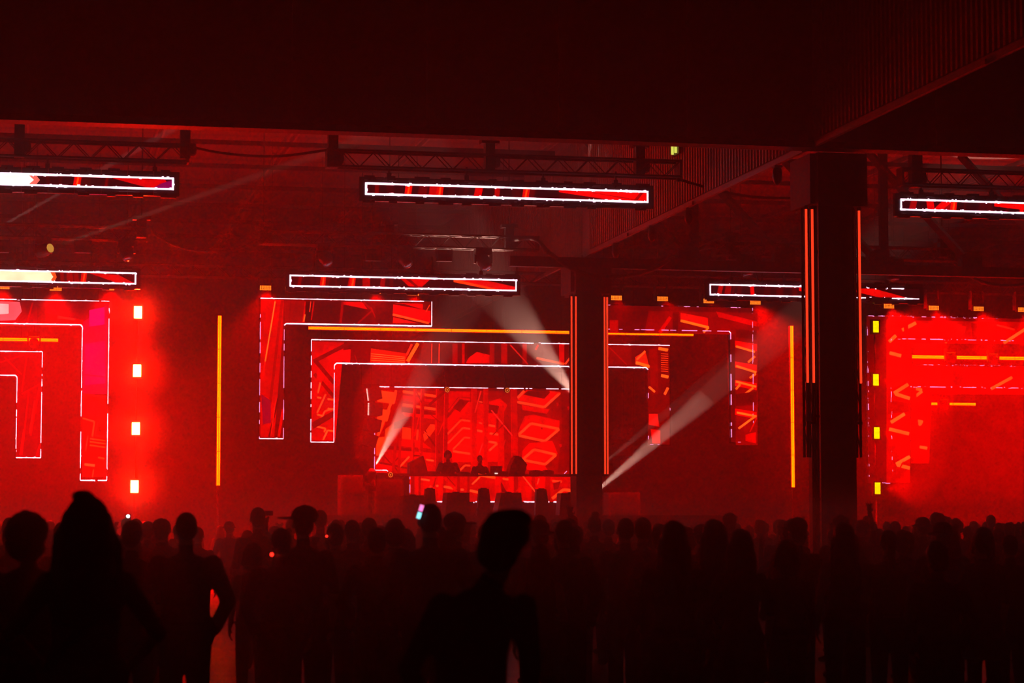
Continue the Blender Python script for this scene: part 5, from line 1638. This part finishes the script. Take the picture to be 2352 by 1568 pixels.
fg(581, 1247, 21.0, BODY['woman'], H['bob', 'dark'], 'short person with a bob beside the man in the printed jacket', .2)
fg(988, 1157, 16.4, BODY['broad'], H['crop', 'dark'], 'tall broad man with a colourful lit phone at his ear', -.05)
fg(1047, 1183, 20.5, BODY['man'], H['short', 'dark'], 'man in a cap whose brim points toward the stage pillar', -.3, CAPB)
b11 = person_mesh('leaning_person', 'm', 'black', 'black', ('pocket', 'down'), 'long', .98, .05, .085, tilt=.22)
h11 = hair_mesh('tousled', 'brown', .135, .22)
o = fg(1082, 1186, 9.4, b11, h11, 'blurred person in a dark shirt leaning the head sideways in the foreground', -.5)
for c in o.children: c.location, c.scale = (-.135 * .14, 0, -1.64 * .06), (1.14, 1.14, 1.06)
fg(1437, 1190, 21.0, BODY['hood'], H['crop', 'dark'], 'man with a flat haircut standing shoulder to shoulder with his twin-like neighbour', .05)
fg(1476, 1189, 21.4, BODY['cross'], H['short', 'dark'], 'man with folded arms beside the flat-haired man', -.1)
cup_holder = fg(1548, 1197, 15.2, BODY['hold'], H['long', 'dark'], 'long-haired person with a hand lit red holding a cup', -.25)
fg(1640, 1194, 16.6, BODY['woman'], H['long', 'brown'], 'person with long loose hair between two other long-haired people', .1)
fg(1702, 1216, 16.0, BODY['dress'], H['long', 'dark'], 'shorter long-haired person whose cheek catches red light', .0)
fg(1806, 1241, 17.0, BODY['wjack'], H['bob', 'dark'], 'short person with a bob before the nearer pillar', .2)
fg(1938, 1201, 18.0, BODY['woman'], H['long', 'dark'], 'tall long-haired person standing in front of the nearer pillar', -.1)
fg(2152, 1250, 15.6, BODY['broad'], H['tousled', 'brown'], 'short broad person with tousled hair in a black jacket at the right', .15)
fg(2153, 1181, 33.0, BODY['man'], H['curly', 'dark'], 'tall person with round curly hair standing out above the right crowd', .0)
fg(2276, 1183, 40.0, BODY['man'], H['short', 'dark'], 'tall man whose head stands alone above the far right crowd', .0)
fg(2258, 1212, 19.0, BODY['dress'], H['bob', 'dark'], 'person with a rounded bob behind the tousled broad person', .1)
fg(2040, 1218, 19.5, BODY['cross'], H['ponytail', 'brown'], 'person with a ponytail and folded arms beside the red floor gleam', -.2)
fg(300, 1213, 22.0, BODY['wjack'], H['long', 'fair'], 'fair long-haired person with a red-lit outline behind the beanie wearer', .1)
fg(312, 1192, 30.0, BODY['phone'], H['short', 'dark'], 'man holding up a phone with its white torch on', .0)
fg(370, 1196, 25.0, BODY['man'], H['short', 'dark'], 'man in a cap between the fair-haired person and the broad man', .2, CAP)
fg(770, 1203, 21.0, BODY['cross'], H['short', 'dark'], 'man with folded arms and a red glint at his temple', .0)
fg(809, 1194, 23.0, BODY['hood'], H['crop', 'dark'], 'man in a jacket next to the one with the red glint', .1)
fg(848, 1190, 24.0, BODY['man'], H['short', 'dark'], 'man in a black tee among the row before the booth', -.1)
fg(907, 1198, 20.0, BODY['broad'], H['tousled', 'brown'], 'broad man with tousled hair left of the tall phone holder', .05)
fg(866, 1213, 18.4, BODY['hood'], H['short', 'dark'], 'short man in a navy jacket with his back square to us', -.05)
fg(1228, 1195, 24.0, BODY['cross'], H['bob', 'dark'], 'person with a round bob right of the leaning head', .0)
fg(1240, 1251, 17.4, BODY['woman'], H['long', 'dark'], 'short long-haired person close beside the leaning head', -.2)
fg(1302, 1212, 19.4, BODY['broad'], H['curly', 'dark'], 'broad person with curly hair in front of the stage pillar', .0)
fg(1365, 1185, 27.0, BODY['man'], H['topknot', 'dark'], 'person with a topknot right in front of the stage pillar foot', .1)
fg(1283, 1204, 28.0, BODY['up'], H['short', 'dark'], 'person raising a pointing hand left of the stage pillar', .25)
fg(1829, 1216, 36.0, BODY['up'], H['crop', 'dark'], 'person with a raised hand left of the nearer pillar', .3)
fg(1978, 1194, 30.0, BODY['up'], H['bun', 'dark'], 'person raising an open hand right of the nearer pillar', .3)
fg(2056, 1197, 33.0, BODY['bent'], H['ponytail', 'brown'], 'person with a bent raised wrist right of the nearer pillar', .0)

# ---- the crowd behind
KINDS = [('man', ('short', 'dark'), None, 'man with short dark hair in a black tee'),
         ('hood', ('crop', 'dark'), None, 'man with cropped hair in a navy jacket'),
         ('cross', ('tousled', 'brown'), None, 'person with tousled hair and folded arms'),
         ('broad', ('short', 'dark'), 'cap', 'broad person in a cap and dark jacket'),
         ('woman', ('long', 'dark'), None, 'person with long dark hair and bare arms'),
         ('wjack', ('long', 'brown'), None, 'person with long brown hair and brown jacket'),
         ('dress', ('bun', 'dark'), None, 'person with a low bun in a charcoal dress'),
         ('woman', ('ponytail', 'brown'), None, 'person with a ponytail and bare arms'),
         ('man', ('curly', 'dark'), None, 'person with big curly hair and black tee'),
         ('wjack', ('bob', 'dark'), None, 'person with a dark bob and brown jacket'),
         ('hood', ('short', 'dark'), 'bucket', 'person in a bucket hat and navy jacket'),
         ('dress', ('spacebuns', 'dark'), None, 'person with two hair buns in a charcoal dress'),
         ('phone', ('short', 'dark'), None, 'man with one hand at his face')]
SHORT = {65: 'the curly-haired jacket wearer', 200: 'the beanie wearer', 428: 'the broad cropped man', 592: 'the gimbal phone holder', 697: 'the sideways cap wearer', 646: 'the printed jacket', 988: 'the lit phone holder',
         1047: 'the second cap wearer', 1082: 'the blurred leaning head', 1437: 'the flat-haired man', 1548: 'the cup holder', 1640: 'the long loose hair', 1702: 'the red-lit cheek', 1806: 'the short bob', 1938: 'the pillar-side long hair',
         2152: 'the broad tousled person', 2153: 'the round curly head', 2276: 'the lone tall head', 2040: 'the folded-arm ponytail', 300: 'the fair long hair', 370: 'the straight cap wearer', 770: 'the red temple glint', 848: 'the black tee row',
         907: 'the broad tousled man', 1240: 'the short long-haired one', 1302: 'the broad curly person', 1365: 'the topknot', 1283: 'the pointing hand', 1829: 'the raised hand', 1997: 'the open raised hand', 2056: 'the bent raised wrist'}
def to_px(x, y):
    v = Vector((x, y, CZ)) - CAM
    return 1176 + FPX * v.dot(CR) / v.dot(CF)
MK = [(to_px(a, b), b, SHORT[k]) for k, a, b in MARK if k in SHORT]
def near_label(lab, x, y):
    p = to_px(x, y)
    m_ = min(MK, key=lambda k: abs(k[0] - p) + abs(k[1] - y) * 4)
    d = y - m_[1]
    rel = 'beside' if abs(d) < 1.6 else ('just behind' if 0 < d < 6 else ('behind' if d < 14 and d > 0 else ('far behind' if d > 0 else 'in front of')))
    return lab + ' ' + rel + ' ' + m_[2]
rc = random.Random(41)
proto = [None] * len(KINDS)
placed = list(FG)
count = 0
rows = [18.5, 20.6, 22.4, 24.4, 26.6, 29, 31.6, 34.4, 37.4, 40.8, 44.4, 48.4, 52.4, 56.2]
for ri, Yr in enumerate(rows):
    xa, xb_ = ground_at(-80, Yr), ground_at(2480, Yr)
    step = .78 if Yr < 30 else (.86 if Yr < 45 else 1.0)
    x = xa + rc.uniform(0, .5)
    while x < xb_:
        y = Yr + rc.uniform(-.55, .55)
        xx = x + rc.uniform(-.15, .15)
        x += step * rc.uniform(.75, 1.3)
        # stay clear of neighbours, the pillars, and the open lanes where the floor gleams
        if any((xx - a) ** 2 + (y - b) ** 2 < .42 for a, b in placed): continue
        if abs(xx - 14.4) < .75 and abs(y - YN - .3) < 1.0: continue
        if abs(xx - 14.0) < .75 and abs(y - YF - .3) < 1.0: continue
        pxx = 1176 + FPX * (Vector((xx, y, 0)) - CAM).dot(CR) / (Vector((xx, y, 0)) - CAM).dot(CF)
        if y < 30 and (458 < pxx < 585 or 1965 < pxx < 2060): continue
        if y < 44 and (480 < pxx < 560): continue
        ki = rc.randrange(len(KINDS))
        bd, hr, ht, lab = KINDS[ki]
        tall = rc.gauss(1.70, .045) if bd not in ('woman', 'wjack', 'dress') else rc.gauss(1.62, .04)
        lim = 1.71 + .004 * (60 - y) * 0
        hgt = max(1.52, min(tall, 1.80 if y > 24 else 1.72))
        rot = rc.gauss(0.05, .22)
        if proto[ki] is None:
            proto[ki] = person(BODY[bd], HAIRS[hr], {'cap': CAP, 'bucket': BUCKET, None: None}[ht], xx, y, hgt, rot, near_label(lab, xx, y), 'crowd facing the stage', 0.0, {'cap': 'cap', 'bucket': 'bucket_hat', None: 'cap'}[ht])
        else:
            child_copy(proto[ki], xx, y, hgt, rot, near_label(lab, xx, y))
        placed.append((xx, y))
        count += 1
print('crowd', count, 'foreground', len(FG))

# ---- performers behind the booth, facing the audience
dj1 = person_mesh('broad_performer', 'm', 'black', 'black', ('table', 'table'), 'jacket', 1.16)
dj2 = person_mesh('slim_performer', 'm', 'black', 'black', ('table', 'table'), 'long', .98)
a = at(1029, 1036, 65.65)
person(dj1, H['tousled', 'brown'], PHONES, a.x, 65.65, a.z - SZ, math.pi - .1, 'broad performer with headphones standing behind the booth', None, SZ, 'headphones')
a = at(1102, 1045, 65.65)
person(dj2, H['crop', 'dark'], None, a.x, 65.65, a.z - SZ, math.pi + .15, 'slim performer with cropped hair behind the booth', None, SZ)

# ---- lit things held in the crowd
def phone(px, py, dist, label, m_, tilt=.2, s=1.0, torch=False):
    c = at(px, py, dist)
    t = thing('phone', c, label, 'phone')
    Rm = Matrix.Rotation(tilt, 3, 'Y')
    MB().box(c, (.075 * s, .009, .15 * s), Rm).build('case', M['black'], t)
    MB().box(c + Vector((0, -.0055, 0)), (.068 * s, .002, .14 * s), Rm).build('screen', m_, t)
    if torch:
        MB().lathe([(.02, 0), (.02, .004)], c + Rm @ Vector((0, -.006, .05)), (0, -1, 0), 12).build('torch_lamp', M['torch'], t)
    return t
c = at(965, 1173, 16.36)
t = thing('phone', c, 'phone with pink and cyan lit edge at the ear of the tall broad man', 'phone')
Rm = Matrix.Rotation(.3, 3, 'Y')
MB().box(c, (.03, .07, .10), Rm).build('case', M['black'], t)
for dz, m_, nm in ((.02, M['phonep'], 'pink_glow'), (-.035, M['phone'], 'cyan_glow')):
    MB().box(c + Rm @ Vector((-.004, -.037, dz)), (.028, .004, .045), Rm).build(nm, m_, t)
phone(294, 1194, 30.36, 'phone held up with its white torch on', M['black'], 0, 1.0, True)
c = at(617, 1184, 27.36)
t = thing('phone_grip', at(617, 1200, 27.36), 'phone on a small gimbal grip held above the crowd', 'phone')
MB().box(c + Vector((0, 0, .03)), (.1, .012, .055)).build('phone', M['black'], t)
MB().tube([c + Vector((0, 0, -.01)), c + Vector((-.02, .0, -.05)), c + Vector((-.02, 0, -.2))], [.014, .014, .018], 8).build('handle', M['black'], t)
MB().lathe([(.022, 0), (.022, .05)], c + Vector((-.02, 0, -.075)), (0, 0, 1), 10).build('motor', M['truss'], t)
def glint(px, py, dist, label, r=.022, name='cigarette', cat='cigarette'):
    c = at(px, py, dist)
    t = thing(name, c, label, cat)
    MB().tube([c + Vector((0, 0, 0)), c + Vector((.06, .05, .01))], .006, 6).build('paper', CLOTH['pale'], t)
    MB().lathe([(r * .4, 0), (r, .01), (r * .9, .02), (r * .3, .03)], c, (0, -1, 0), 10).build('lit_tip', M['ember'], t)
glint(624, 1273, 17.95, 'red glowing tip beside the man in the printed jacket', .016)
glint(750, 1231, 20.95, 'red glowing tip at the temple of the man with folded arms', .012)
# cup held by the long-haired person
bpy.context.view_layer.update()
c = cup_holder.matrix_world @ Vector((-.245, .275, 1.29))
t = thing('drink_cup', c - Vector((0, 0, .06)), 'clear plastic cup catching red light in a raised hand', 'cup')
MB().lathe([(.03, -.06), (.036, 0), (.042, .06), (.04, .06), (.034, 0), (.028, -.055)], c, (0, 0, 1), 16).build('cup_wall', CLOTH['pale'], t, True)
MB().lathe([(.029, -.05), (.036, .03)], c, (0, 0, 1), 16).build('drink', CLOTH['brown'], t)

# ------------------------------------------------------------------ haze in the hall
def haze(name, x0, x1, y0, y1, z0, z1, dens, label, g=0.4):
    m = bpy.data.materials.new(name)
    m.use_nodes = True
    nt = m.node_tree
    nt.nodes.remove(nt.nodes['Principled BSDF'])
    v = nt.nodes.new('ShaderNodeVolumeScatter')
    v.inputs['Color'].default_value = (.95, .95, .95, 1)
    v.inputs['Density'].default_value = dens
    v.inputs['Anisotropy'].default_value = g
    nt.links.new(v.outputs[0], nt.nodes['Material Output'].inputs['Volume'])
    o = MB().bx(x0, x1, y0, y1, z0, z1).build(name, m)
    tag(o, label, 'haze', None, 'stuff')
    o.display_type = 'WIRE'
    return o
haze('stage_haze', XL + .05, XR - .05, -5.9, BACK - .05, .01, ROOF - .3, HAZE_DENSITY, 'thin theatrical smoke filling the hall and catching the stage lights')
haze('low_haze', -3, 14, 10.6, 34, .02, 1.95, .015, 'added low smoke layer brightening the crowd', .72)  # extra layer put in to lift the dark crowd with scattered red
def smoke(px, py, Yc, r, dens, label):
    """denser puff of stage smoke hanging in the haze"""
    m = bpy.data.materials.new('smoke_puff')
    m.use_nodes = True
    nt = m.node_tree
    nt.nodes.remove(nt.nodes['Principled BSDF'])
    v = nt.nodes.new('ShaderNodeVolumeScatter')
    v.inputs['Color'].default_value = (.95, .95, .95, 1)
    v.inputs['Density'].default_value = dens
    v.inputs['Anisotropy'].default_value = 0.4
    nt.links.new(v.outputs[0], nt.nodes['Material Output'].inputs['Volume'])
    b = Body()
    c = at(px, py, Yc)
    b.ell(c, r, 's', None, 32, 20)
    mb = MB()
    mb.add(b.v, b.f)
    tag(mb.build('smoke_puff', m, None, True), label, 'smoke', None, 'stuff')
smoke(1235, 800, 61.2, (2.0, 1.2, 2.6), .03, 'puff of denser smoke around the pale beam left of the stage pillar')
smoke(915, 975, 62.2, (1.3, .8, 2.0), .04, 'puff of denser smoke around the pale beam left of the booth')
smoke(1470, 1040, 61.2, (2.8, .7, 2.2), .028, 'puff of denser smoke around the leaning beams')
for px, py in ((317, 717), (315, 851), (312, 984), (309, 1117)):
    smoke(px, py, 61.9, (.95, .55, .95), .07, 'added ball of smoke giving a halo to a white strobe of the column')  # smoke balls added at each white strobe to widen its halo
smoke(2100, 930, 61.7, (1.2, .6, 2.9), .02, 'added smoke carrying the glow beside the yellow strobes')  # added so that the sideways glow of these strobes shows
